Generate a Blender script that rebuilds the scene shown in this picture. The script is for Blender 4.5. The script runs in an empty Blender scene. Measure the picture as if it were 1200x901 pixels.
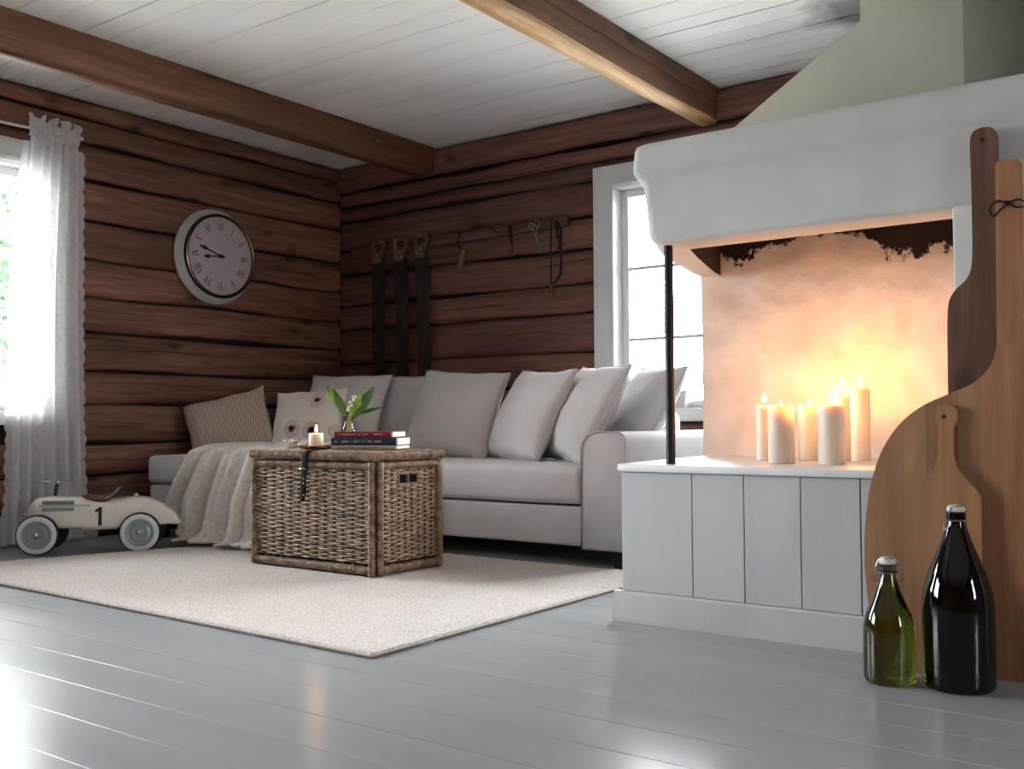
import bpy, bmesh, math, random
from mathutils import Vector, Matrix, noise
R = math.radians
random.seed(7)
SC = bpy.context.scene
COL = SC.collection

# ------------------------------------------------------------------ camera, sky, light, exposure
def make_camera():
    pit, rol, yaw = R(2.08), R(-0.3), R(36.2)
    fw = Vector((-math.sin(yaw)*math.cos(pit), math.cos(yaw)*math.cos(pit), math.sin(pit)))
    rt = Vector((math.cos(yaw), math.sin(yaw), 0)); up = rt.cross(fw)
    r2 = rt*math.cos(rol) + up*math.sin(rol); u2 = up*math.cos(rol) - rt*math.sin(rol)
    m = Matrix((r2, u2, -fw)).transposed().to_4x4(); m.translation = (0, 0, 0.65)
    cd = bpy.data.cameras.new('camera'); cd.sensor_fit = 'HORIZONTAL'; cd.sensor_width = 36
    cd.lens = 36*1188.7/1200; cd.clip_start = 0.02; cd.clip_end = 500
    co = bpy.data.objects.new('camera', cd); COL.objects.link(co); co.matrix_world = m
    SC.camera = co
make_camera()

W = bpy.data.worlds.new('overcast_sky'); SC.world = W; W.use_nodes = True
bg = W.node_tree.nodes['Background']; bg.inputs['Color'].default_value = (0.96, 0.98, 1.0, 1); bg.inputs['Strength'].default_value = 34.0

def portal(loc, rot, sx, sy):
    l = bpy.data.lights.new('window_portal', 'AREA'); l.shape = 'RECTANGLE'; l.size = sx; l.size_y = sy
    l.cycles.is_portal = True
    o = bpy.data.objects.new('window_portal', l); COL.objects.link(o); o.location = loc; o.rotation_euler = rot
SC.view_settings.view_transform = 'Standard'; SC.view_settings.look = 'None'
SC.view_settings.gamma = 1; SC.view_settings.use_curve_mapping = False
SC.view_settings.exposure = 0.19

# ------------------------------------------------------------------ materials
def lin(c):
    return tuple(((v/255)/12.92 if v/255 <= 0.04045 else ((v/255+0.055)/1.055)**2.4) for v in c) + (1,)
def newmat(name):
    m = bpy.data.materials.new(name); m.use_nodes = True
    nt = m.node_tree; b = nt.nodes['Principled BSDF']
    return m, nt, b
def nd(nt, typ, **kw):
    n = nt.nodes.new(typ)
    for k, v in kw.items():
        if k in n.inputs: n.inputs[k].default_value = v
        else: setattr(n, k, v)
    return n
def ramp(nt, stops):
    r = nt.nodes.new('ShaderNodeValToRGB'); e = r.color_ramp.elements
    while len(e) < len(stops): e.new(0.5)
    for i, (p, c) in enumerate(stops): e[i].position = p; e[i].color = c
    return r
def coords(nt, scale, rand=True):
    tc = nd(nt, 'ShaderNodeTexCoord'); mp = nd(nt, 'ShaderNodeMapping'); mp.inputs['Scale'].default_value = scale
    if rand:
        oi = nd(nt, 'ShaderNodeObjectInfo'); mu = nd(nt, 'ShaderNodeMath', operation='MULTIPLY'); mu.inputs[1].default_value = 37.0
        nt.links.new(oi.outputs['Random'], mu.inputs[0]); ad = nd(nt, 'ShaderNodeVectorMath', operation='ADD')
        nt.links.new(tc.outputs['Object'], ad.inputs[0]); nt.links.new(mu.outputs[0], ad.inputs[1]); nt.links.new(ad.outputs[0], mp.inputs['Vector'])
    else: nt.links.new(tc.outputs['Object'], mp.inputs['Vector'])
    return mp
def plain(name, c, rough=0.6, metal=0.0, var=0.08, scale=8, bump=0.0, bscale=60, sheen=0, spec=0.5, coat=0, rand=False, stretch=(1, 1, 1)):
    m, nt, b = newmat(name)
    b.inputs['Roughness'].default_value = rough; b.inputs['Metallic'].default_value = metal
    b.inputs['Specular IOR Level'].default_value = spec; b.inputs['Coat Weight'].default_value = coat
    if sheen: b.inputs['Sheen Weight'].default_value = sheen
    mp = coords(nt, tuple(scale*s for s in stretch), rand)
    n = nd(nt, 'ShaderNodeTexNoise', Scale=1.0, Detail=5.0); nt.links.new(mp.outputs[0], n.inputs['Vector'])
    c = lin(c); lo = tuple(v*(1-var*2) for v in c[:3])+(1,); hi = tuple(min(1, v*(1+var)) for v in c[:3])+(1,)
    r = ramp(nt, [(0.3, lo), (0.7, hi)]); nt.links.new(n.outputs['Fac'], r.inputs[0]); nt.links.new(r.outputs[0], b.inputs['Base Color'])
    if bump:
        mp2 = coords(nt, tuple(bscale*s for s in stretch), rand); n2 = nd(nt, 'ShaderNodeTexNoise', Scale=1.0, Detail=4.0); nt.links.new(mp2.outputs[0], n2.inputs['Vector'])
        bp = nd(nt, 'ShaderNodeBump', Strength=bump, Distance=0.005); nt.links.new(n2.outputs['Fac'], bp.inputs['Height']); nt.links.new(bp.outputs[0], b.inputs['Normal'])
    return m
def wood(name, dark, mid, light, axis, scale=6, rough=0.6, bump=0.35, knots=0.0, rnd=0.25, spec=0.3):
    m, nt, b = newmat(name); b.inputs['Roughness'].default_value = rough; b.inputs['Specular IOR Level'].default_value = spec
    s = [scale*6]*3; s[axis] = scale*0.35
    mp = coords(nt, s); n = nd(nt, 'ShaderNodeTexNoise', Scale=1.0, Detail=8.0, Roughness=0.62, Distortion=0.6); nt.links.new(mp.outputs[0], n.inputs['Vector'])
    r = ramp(nt, [(0.28, lin(dark)), (0.5, lin(mid)), (0.74, lin(light))]); nt.links.new(n.outputs['Fac'], r.inputs[0])
    s2 = [scale*0.5]*3; s2[axis] = scale*0.12
    mp2 = coords(nt, s2); n2 = nd(nt, 'ShaderNodeTexNoise', Scale=1.0, Detail=3.0); nt.links.new(mp2.outputs[0], n2.inputs['Vector'])
    oi = nd(nt, 'ShaderNodeObjectInfo')
    ma = nd(nt, 'ShaderNodeMapRange'); ma.inputs['To Min'].default_value = 1-rnd; ma.inputs['To Max'].default_value = 1+rnd; nt.links.new(oi.outputs['Random'], ma.inputs['Value'])
    mb = nd(nt, 'ShaderNodeMapRange'); mb.inputs['From Min'].default_value = 0.3; mb.inputs['From Max'].default_value = 0.7; mb.inputs['To Min'].default_value = 0.66; mb.inputs['To Max'].default_value = 1.32
    nt.links.new(n2.outputs['Fac'], mb.inputs['Value'])
    mu = nd(nt, 'ShaderNodeMath', operation='MULTIPLY'); nt.links.new(ma.outputs[0], mu.inputs[0]); nt.links.new(mb.outputs[0], mu.inputs[1])
    sc = nd(nt, 'ShaderNodeVectorMath', operation='SCALE'); nt.links.new(r.outputs[0], sc.inputs[0]); nt.links.new(mu.outputs[0], sc.inputs['Scale'])
    last = sc.outputs[0]
    if knots:
        s3 = [scale*1.1]*3; s3[axis] = scale*0.5
        mp3 = coords(nt, s3); vo = nd(nt, 'ShaderNodeTexVoronoi', Scale=1.0); nt.links.new(mp3.outputs[0], vo.inputs['Vector'])
        rk = ramp(nt, [(0.06, (1, 1, 1, 1)), (0.20, (0, 0, 0, 1))]); nt.links.new(vo.outputs['Distance'], rk.inputs[0])
        mk = nd(nt, 'ShaderNodeMath', operation='MULTIPLY'); mk.inputs[1].default_value = knots; nt.links.new(rk.outputs[0], mk.inputs[0])
        mx = nd(nt, 'ShaderNodeMixRGB'); mx.inputs[2].default_value = lin(tuple(v*0.4 for v in dark)); nt.links.new(mk.outputs[0], mx.inputs[0]); nt.links.new(last, mx.inputs[1]); last = mx.outputs[0]
    nt.links.new(last, b.inputs['Base Color'])
    bp = nd(nt, 'ShaderNodeBump', Strength=bump, Distance=0.004); nt.links.new(n.outputs['Fac'], bp.inputs['Height']); nt.links.new(bp.outputs[0], b.inputs['Normal'])
    return m
def emis(name, c, strength):
    m, nt, b = newmat(name); nt.nodes.remove(b); e = nd(nt, 'ShaderNodeEmission'); e.inputs[0].default_value = c; e.inputs[1].default_value = strength
    nt.links.new(e.outputs[0], nt.nodes['Material Output'].inputs[0]); return m
def thin_glass(name, tint=(1, 1, 1, 1), ior=1.45):
    m, nt, b = newmat(name); nt.nodes.remove(b)
    t = nd(nt, 'ShaderNodeBsdfTransparent'); t.inputs[0].default_value = tint; g = nd(nt, 'ShaderNodeBsdfGlossy'); g.inputs['Roughness'].default_value = 0.02
    f = nd(nt, 'ShaderNodeFresnel', IOR=ior); mx = nd(nt, 'ShaderNodeMixShader')
    nt.links.new(f.outputs[0], mx.inputs[0]); nt.links.new(t.outputs[0], mx.inputs[1]); nt.links.new(g.outputs[0], mx.inputs[2]); nt.links.new(mx.outputs[0], nt.nodes['Material Output'].inputs[0])
    return m
def solid_glass(name, c, rough=0.03):
    m, nt, b = newmat(name); b.inputs['Base Color'].default_value = c; b.inputs['Roughness'].default_value = rough
    b.inputs['Transmission Weight'].default_value = 1.0; b.inputs['IOR'].default_value = 1.5
    return m

M = {}
M['log'] = wood('log_wood', (80, 53, 48), (108, 72, 64), (130, 91, 80), 0, 5, 0.6, 0.4, 0.9, 0.14)
M['log_y'] = wood('log_wood_side', (80, 54, 46), (116, 81, 67), (142, 104, 86), 1, 5, 0.6, 0.4, 0.9, 0.14)
M['beam'] = wood('beam_wood', (74, 47, 33), (98, 64, 44), (122, 84, 58), 1, 5, 0.6, 0.45, 0.9, 0.10)
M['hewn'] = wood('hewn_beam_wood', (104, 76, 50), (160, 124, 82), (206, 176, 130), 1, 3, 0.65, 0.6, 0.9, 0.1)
M['gap'] = plain('joint_moss', (30, 19, 16), 0.95, bump=0.5)
M['white'] = plain('white_paint', (226, 228, 228), 0.42, var=0.03, bump=0.12, bscale=40)
M['panel'] = plain('grey_white_paint', (198, 202, 204), 0.5, var=0.04, scale=5, bump=0.2, bscale=50, rand=True, stretch=(1, 1, 0.2))
M['plasterw'] = plain('white_plaster', (196, 197, 194), 0.8, var=0.04, scale=5, bump=0.35, bscale=22)
M['chimney'] = plain('chimney_plaster', (182, 182, 167), 0.85, var=0.05, scale=3, bump=0.3, bscale=20)
M['sofa'] = plain('sofa_fabric', (199, 197, 198), 0.92, var=0.03, scale=12, bump=0.25, bscale=500, sheen=0.2, spec=0.15)
M['pillow'] = plain('pillow_fabric', (202, 199, 199), 0.92, var=0.03, scale=9, bump=0.25, bscale=500, sheen=0.2, spec=0.15)
M['piping'] = plain('piping_fabric', (182, 176, 173), 0.9, var=0.03, spec=0.15)
M['black'] = plain('black_rubber', (24, 25, 27), 0.6, var=0.1)
M['leather'] = plain('black_leather', (30, 30, 33), 0.85, spec=0.15, var=0.1, bump=0.3, bscale=150)
M['chrome'] = plain('chrome', (205, 206, 208), 0.16, 1.0, var=0.02)
M['steel'] = plain('brushed_steel', (150, 160, 166), 0.32, 1.0, var=0.04)
M['saw'] = plain('saw_blade', (62, 60, 58), 0.55, 0.7, var=0.2, scale=12)
M['iron'] = plain('wrought_iron', (42, 34, 36), 0.5, 0.5, var=0.2, scale=20, bump=0.4)
M['copper'] = plain('copper', (190, 112, 78), 0.25, 1.0, var=0.06)
M['hubcap'] = plain('hubcap_silver', (150, 164, 172), 0.28, 0.35, var=0.03)
M['cream'] = plain('cream_enamel', (234, 230, 220), 0.22, var=0.02, coat=0.4)
M['whitewall'] = plain('white_tyre_wall', (222, 224, 226), 0.5, var=0.03)
M['redseat'] = plain('oxblood_vinyl', (78, 44, 42), 0.45, var=0.06)
M['paper'] = plain('paper', (232, 230, 226), 0.9, var=0.04, scale=3, stretch=(1, 1, 200))
M['red'] = plain('red_cloth_cover', (128, 28, 44), 0.55, var=0.04)
M['navy'] = plain('navy_cloth_cover', (38, 54, 80), 0.6, var=0.04)
M['beige'] = plain('beige_cover', (176, 164, 148), 0.6, var=0.06)
M['ink'] = plain('white_print', (214, 206, 208), 0.7, var=0.01)
M['greyink'] = plain('faded_grey_print', (120, 110, 104), 0.7, var=0.01)
M['blackink'] = plain('black_print', (18, 20, 22), 0.5, var=0.01)
M['dial'] = plain('clock_dial', (180, 168, 174), 0.55, var=0.03, scale=20)
M['clockrim'] = plain('clock_case', (182, 184, 182), 0.4, var=0.05, scale=12)
M['pewter'] = plain('dark_bezel', (96, 90, 92), 0.25, 1.0, var=0.05)
M['porcelain'] = plain('porcelain', (216, 214, 214), 0.3, var=0.03)
M['bottlegreen'] = solid_glass('green_bottle_glass', (0.14, 0.165, 0.022, 1))
M['bottledark'] = solid_glass('dark_bottle_glass', (0.010, 0.010, 0.007, 1))
M['pane'] = thin_glass('window_glass')
M['vase'] = thin_glass('vase_glass', (0.96, 0.97, 0.96, 1), 1.5)
M['leaf'] = plain('lily_leaf', (132, 168, 58), 0.4, var=0.25, scale=25)
M['leafdark'] = plain('lily_leaf_dark', (62, 104, 52), 0.4, var=0.2, scale=25)
M['petal'] = plain('white_petal', (236, 238, 226), 0.6, var=0.03)
M['stem'] = plain('pale_stem', (168, 150, 104), 0.5, var=0.1)
M['wick'] = plain('burnt_wick', (26, 20, 18), 0.9)
M['peel'] = wood('peel_wood', (122, 88, 62), (146, 108, 78), (162, 124, 92), 2, 4, 0.5, 0.12, 0, 0.05)
M['peel_b'] = wood('peel_wood_pale', (134, 100, 70), (158, 120, 86), (174, 134, 100), 2, 4, 0.5, 0.12, 0, 0.04)
M['peel_c'] = wood('peel_wood_knotty', (112, 76, 52), (140, 98, 70), (160, 116, 84), 2, 4, 0.5, 0.15, 0.5, 0.04)
M['board'] = wood('board_wood', (126, 88, 60), (148, 108, 76), (162, 120, 86), 2, 4, 0.5, 0.12, 0, 0.04)
M['paddle'] = wood('paddle_wood', (66, 46, 36), (92, 66, 52), (112, 84, 66), 2, 5, 0.55, 0.25, 0.7, 0.05)
M['toolwood'] = wood('tool_handle_wood', (76, 57, 48), (108, 84, 70), (128, 102, 86), 2, 9, 0.55, 0.2, 0, 0.1)
M['railwood'] = wood('rail_wood', (64, 44, 36), (96, 68, 56), (118, 88, 72), 0, 6, 0.6, 0.3, 0, 0.1)
M['wicker'] = plain('wicker_cane', (178, 156, 136), 0.6, var=0.32, scale=40, bump=0.3, bscale=150)
M['wrap'] = plain('wrapped_cane', (138, 115, 95), 0.6, var=0.3, scale=30, bump=0.3, bscale=150)
M['stake'] = plain('cane_stake', (86, 66, 52), 0.7, var=0.2, scale=40)
M['bark'] = plain('tree_bark', (84, 70, 58), 0.9, var=0.2, scale=10, bump=0.6)
M['foliage'] = plain('tree_foliage', (46, 70, 46), 0.7, var=0.3, scale=3)
M['pale_ground'] = plain('bounce_ground', (208, 206, 202), 0.95, var=0.2, scale=2)  # unseen ground, made pale to bounce daylight onto the ceiling

def rug_mat():
    m, nt, b = newmat('rug_wool'); b.inputs['Roughness'].default_value = 0.95; b.inputs['Sheen Weight'].default_value = 0.25; b.inputs['Specular IOR Level'].default_value = 0.1
    mp = coords(nt, (1, 1, 1), False); n = nd(nt, 'ShaderNodeTexNoise', Scale=140.0, Detail=4.0); nt.links.new(mp.outputs[0], n.inputs['Vector'])
    r = ramp(nt, [(0.3, lin((176, 166, 160))), (0.62, lin((222, 215, 209)))]); nt.links.new(n.outputs['Fac'], r.inputs[0]); nt.links.new(r.outputs[0], b.inputs['Base Color'])
    bp = nd(nt, 'ShaderNodeBump', Strength=0.9, Distance=0.006); nt.links.new(n.outputs['Fac'], bp.inputs['Height']); nt.links.new(bp.outputs[0], b.inputs['Normal']); return m
M['rug'] = rug_mat()
def floor_mat():
    m, nt, b = newmat('grey_floor_paint')
    mp = coords(nt, (0.6, 7, 7)); n = nd(nt, 'ShaderNodeTexNoise', Scale=1.0, Detail=6.0); nt.links.new(mp.outputs[0], n.inputs['Vector'])
    r = ramp(nt, [(0.3, lin((152, 157, 161))), (0.7, lin((160, 165, 169)))]); nt.links.new(n.outputs['Fac'], r.inputs[0])
    # scuffs where the paint has been scratched pale
    mp3 = coords(nt, (5, 90, 90)); n3 = nd(nt, 'ShaderNodeTexNoise', Scale=1.0, Detail=8.0, Roughness=0.7); nt.links.new(mp3.outputs[0], n3.inputs['Vector'])
    r3 = ramp(nt, [(0.64, (0, 0, 0, 1)), (0.85, (0.2, 0.2, 0.2, 1))]); nt.links.new(n3.outputs['Fac'], r3.inputs[0])
    mx = nd(nt, 'ShaderNodeMixRGB'); mx.inputs[2].default_value = lin((196, 199, 202)); nt.links.new(r3.outputs[0], mx.inputs[0]); nt.links.new(r.outputs[0], mx.inputs[1]); nt.links.new(mx.outputs[0], b.inputs['Base Color'])
    mp2 = coords(nt, (2.0, 4, 4)); n2 = nd(nt, 'ShaderNodeTexNoise', Scale=1.0, Detail=5.0, Roughness=0.6); nt.links.new(mp2.outputs[0], n2.inputs['Vector'])
    rr = nd(nt, 'ShaderNodeMapRange'); rr.inputs['From Min'].default_value = 0.3; rr.inputs['From Max'].default_value = 0.7; rr.inputs['To Min'].default_value = 0.20; rr.inputs['To Max'].default_value = 0.265
    nt.links.new(n2.outputs['Fac'], rr.inputs['Value']); nt.links.new(rr.outputs[0], b.inputs['Roughness'])
    bp = nd(nt, 'ShaderNodeBump', Strength=0.05, Distance=0.003); nt.links.new(n2.outputs['Fac'], bp.inputs['Height']); nt.links.new(bp.outputs[0], b.inputs['Normal'])
    b.inputs['Specular IOR Level'].default_value = 0.3; return m
M['floor'] = floor_mat()
def ceiling_mat():
    m, nt, b = newmat('ceiling_paint'); b.inputs['Roughness'].default_value = 0.55
    mp = coords(nt, (1.2, 9, 9)); n = nd(nt, 'ShaderNodeTexNoise', Scale=1.0, Detail=4.0); nt.links.new(mp.outputs[0], n.inputs['Vector'])
    r = ramp(nt, [(0.3, lin((236, 235, 233))), (0.7, lin((242, 241, 240)))]); nt.links.new(n.outputs['Fac'], r.inputs[0])
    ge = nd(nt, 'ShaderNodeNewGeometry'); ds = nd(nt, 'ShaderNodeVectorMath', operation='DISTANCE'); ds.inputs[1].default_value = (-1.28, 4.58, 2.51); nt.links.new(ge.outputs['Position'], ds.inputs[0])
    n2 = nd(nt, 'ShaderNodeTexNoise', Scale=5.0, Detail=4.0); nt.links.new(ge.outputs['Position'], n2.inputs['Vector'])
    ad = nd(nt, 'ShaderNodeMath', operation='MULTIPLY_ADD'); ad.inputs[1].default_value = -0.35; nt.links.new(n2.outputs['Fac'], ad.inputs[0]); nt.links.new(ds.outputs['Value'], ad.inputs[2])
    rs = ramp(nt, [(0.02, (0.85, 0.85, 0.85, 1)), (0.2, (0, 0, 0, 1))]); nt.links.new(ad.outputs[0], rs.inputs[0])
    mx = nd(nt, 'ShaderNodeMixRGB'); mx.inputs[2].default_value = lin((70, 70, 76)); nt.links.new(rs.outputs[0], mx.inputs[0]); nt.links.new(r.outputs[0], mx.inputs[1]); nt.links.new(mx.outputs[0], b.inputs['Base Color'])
    return m
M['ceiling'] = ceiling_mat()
def hearth_mat():
    # whitewashed back wall whose plaster has flaked off to soot along its upper edge
    m, nt, b = newmat('sooty_hearth_plaster'); b.inputs['Roughness'].default_value = 0.85
    tc = nd(nt, 'ShaderNodeTexCoord'); sx = nd(nt, 'ShaderNodeSeparateXYZ'); nt.links.new(tc.outputs['Object'], sx.inputs[0])
    n = nd(nt, 'ShaderNodeTexNoise', Scale=13.0, Detail=10.0, Roughness=0.72); nt.links.new(tc.outputs['Object'], n.inputs['Vector'])
    # lower edge of the soot as a function of x
    mr = nd(nt, 'ShaderNodeMapRange'); mr.inputs['From Min'].default_value = -1.76; mr.inputs['From Max'].default_value = -0.70; nt.links.new(sx.outputs['X'], mr.inputs['Value'])
    fc = nd(nt, 'ShaderNodeFloatCurve'); cv = fc.mapping.curves[0]
    pts = [(0, .75), (.07, .60), (.15, .42), (.2, .55), (.26, .74), (.42, .86), (.55, .80), (.62, .60), (.70, .22), (.80, .14), (.9, .20), (1, .05)]
    for i, (px, py) in enumerate(pts):
        if i < 2: cv.points[i].location = (px, py)
        else: cv.points.new(px, py)
    cv.points[0].location = pts[0]; fc.mapping.update()
    nt.links.new(mr.outputs[0], fc.inputs['Value'])
    zz = nd(nt, 'ShaderNodeMapRange'); zz.inputs['From Min'].default_value = 1.20; zz.inputs['From Max'].default_value = 1.35; zz.clamp = False; nt.links.new(sx.outputs['Z'], zz.inputs['Value'])
    s1 = nd(nt, 'ShaderNodeMath', operation='SUBTRACT'); nt.links.new(zz.outputs[0], s1.inputs[0]); nt.links.new(fc.outputs[0], s1.inputs[1])
    s2 = nd(nt, 'ShaderNodeMath', operation='MULTIPLY_ADD'); s2.inputs[1].default_value = 1.5; nt.links.new(n.outputs['Fac'], s2.inputs[0]); nt.links.new(s1.outputs[0], s2.inputs[2])
    rs = ramp(nt, [(0.79, (0, 0, 0, 1)), (0.82, (1, 1, 1, 1))]); nt.links.new(s2.outputs[0], rs.inputs[0])
    n3 = nd(nt, 'ShaderNodeTexNoise', Scale=7.0, Detail=8.0); nt.links.new(tc.outputs['Object'], n3.inputs['Vector'])
    rb = ramp(nt, [(0.3, lin((206, 196, 186))), (0.65, lin((226, 219, 210)))]); nt.links.new(n3.outputs['Fac'], rb.inputs[0])
    mx = nd(nt, 'ShaderNodeMixRGB'); mx.inputs[2].default_value = lin((30, 21, 22)); nt.links.new(rs.outputs[0], mx.inputs[0]); nt.links.new(rb.outputs[0], mx.inputs[1]); nt.links.new(mx.outputs[0], b.inputs['Base Color'])
    hm = nd(nt, 'ShaderNodeMath', operation='MULTIPLY_ADD'); hm.inputs[1].default_value = -1.2; nt.links.new(rs.outputs[0], hm.inputs[0]); nt.links.new(n3.outputs['Fac'], hm.inputs[2])
    bp = nd(nt, 'ShaderNodeBump', Strength=0.8, Distance=0.016); nt.links.new(hm.outputs[0], bp.inputs['Height']); nt.links.new(bp.outputs[0], b.inputs['Normal'])
    return m
M['hearth'] = hearth_mat()
M['soot_and_shade'] = plain('soot_and_shade', (26, 21, 22), 0.95, var=0.2, bump=0.5)  # real soot in the flue, painted shade inside the chest
def curtain_mat(name, dens):
    m, nt, b = newmat(name); nt.nodes.remove(b)
    t = nd(nt, 'ShaderNodeBsdfTransparent'); d = nd(nt, 'ShaderNodeBsdfDiffuse'); d.inputs[0].default_value = (0.93, 0.94, 0.95, 1); tl = nd(nt, 'ShaderNodeBsdfTranslucent'); tl.inputs[0].default_value = (0.93, 0.94, 0.95, 1)
    a = nd(nt, 'ShaderNodeMixShader'); a.inputs[0].default_value = 0.45; nt.links.new(d.outputs[0], a.inputs[1]); nt.links.new(tl.outputs[0], a.inputs[2])
    mp = coords(nt, (1, 1, 1), False); v = nd(nt, 'ShaderNodeTexVoronoi', Scale=34.0); nt.links.new(mp.outputs[0], v.inputs['Vector'])
    r = ramp(nt, [(0.2, (dens-.05,)*3+(1,)), (0.55, (dens+.03,)*3+(1,))]); nt.links.new(v.outputs['Distance'], r.inputs[0])
    c = nd(nt, 'ShaderNodeMixShader'); nt.links.new(r.outputs[0], c.inputs[0]); nt.links.new(t.outputs[0], c.inputs[1]); nt.links.new(a.outputs[0], c.inputs[2]); nt.links.new(c.outputs[0], nt.nodes['Material Output'].inputs[0]); return m
M['curtain'] = curtain_mat('sheer_cotton', 0.86)
M['lace'] = curtain_mat('lace_trim', 0.66)
def wax_mat():
    m, nt, b = newmat('candle_wax'); b.inputs['Base Color'].default_value = lin((240, 228, 212)); b.inputs['Roughness'].default_value = 0.45
    b.inputs['Subsurface Weight'].default_value = 0.75; b.inputs['Subsurface Radius'].default_value = (1.0, 0.72, 0.48); b.inputs['Subsurface Scale'].default_value = 0.015; return m
M['wax'] = wax_mat()
M['flame'] = emis('candle_flame', (1.0, 0.385, 0.115, 1), 800.0)
M['flame_small'] = emis('small_candle_flame', (1.0, 0.60, 0.26, 1), 260.0)
def ribbed_mat():
    m, nt, b = newmat('ribbed_cotton'); b.inputs['Roughness'].default_value = 0.9; b.inputs['Specular IOR Level'].default_value = 0.15
    mp = coords(nt, (1, 1, 1), False); w = nd(nt, 'ShaderNodeTexWave', Scale=22.0, Distortion=0.4); w.bands_direction = 'X'; nt.links.new(mp.outputs[0], w.inputs['Vector'])
    r = ramp(nt, [(0.2, lin((140, 124, 114))), (0.6, lin((196, 182, 172)))]); nt.links.new(w.outputs['Fac'], r.inputs[0]); nt.links.new(r.outputs[0], b.inputs['Base Color'])
    bp = nd(nt, 'ShaderNodeBump', Strength=0.5, Distance=0.005); nt.links.new(w.outputs['Fac'], bp.inputs['Height']); nt.links.new(bp.outputs[0], b.inputs['Normal']); return m
M['ribbed'] = ribbed_mat()
def floral_mat():
    m, nt, b = newmat('floral_print'); b.inputs['Roughness'].default_value = 0.9; b.inputs['Specular IOR Level'].default_value = 0.15
    mp = coords(nt, (1, 0.0, 1), False); v = nd(nt, 'ShaderNodeTexVoronoi', Scale=6.5, Randomness=0.75); nt.links.new(mp.outputs[0], v.inputs['Vector'])
    wn = nd(nt, 'ShaderNodeTexNoise', Scale=30.0, Detail=3.0); nt.links.new(mp.outputs[0], wn.inputs['Vector'])
    ad = nd(nt, 'ShaderNodeMath', operation='MULTIPLY_ADD'); ad.inputs[1].default_value = 0.22; nt.links.new(wn.outputs['Fac'], ad.inputs[0]); nt.links.new(v.outputs['Distance'], ad.inputs[2])
    r = ramp(nt, [(0.20, lin((62, 24, 34))), (0.24, lin((120, 84, 90))), (0.27, lin((196, 172, 168))), (0.40, lin((214, 202, 196))), (0.43, lin((176, 160, 152))), (0.46, lin((222, 216, 209)))])
    nt.links.new(ad.outputs[0], r.inputs[0]); nt.links.new(r.outputs[0], b.inputs['Base Color']); return m
M['floral'] = floral_mat()
M['throw'] = plain('fluffy_throw', (224, 218, 212), 0.95, var=0.08, scale=50, bump=0.9, bscale=110, sheen=0.4, spec=0.1)

# ------------------------------------------------------------------ mesh helpers
def finish(name, me, mat, parent, loc=(0, 0, 0), rot=(0, 0, 0), smooth=True, angle=40):
    if mat is not None: me.materials.append(M[mat] if isinstance(mat, str) else mat)
    if smooth:
        for p in me.polygons: p.use_smooth = True
        try: me.set_sharp_from_angle(angle=R(angle))
        except Exception: pass
    o = bpy.data.objects.new(name, me); COL.objects.link(o); o.location = loc; o.rotation_euler = rot
    if parent is not None: o.parent = parent
    return o
def mesh(name, verts, faces, mat, parent=None, loc=(0, 0, 0), rot=(0, 0, 0), smooth=True, angle=40):
    me = bpy.data.meshes.new(name); me.from_pydata([tuple(v) for v in verts], [], faces); me.update()
    bm = bmesh.new(); bm.from_mesh(me); bmesh.ops.recalc_face_normals(bm, faces=bm.faces); bm.to_mesh(me); bm.free()
    return finish(name, me, mat, parent, loc, rot, smooth, angle)
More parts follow.
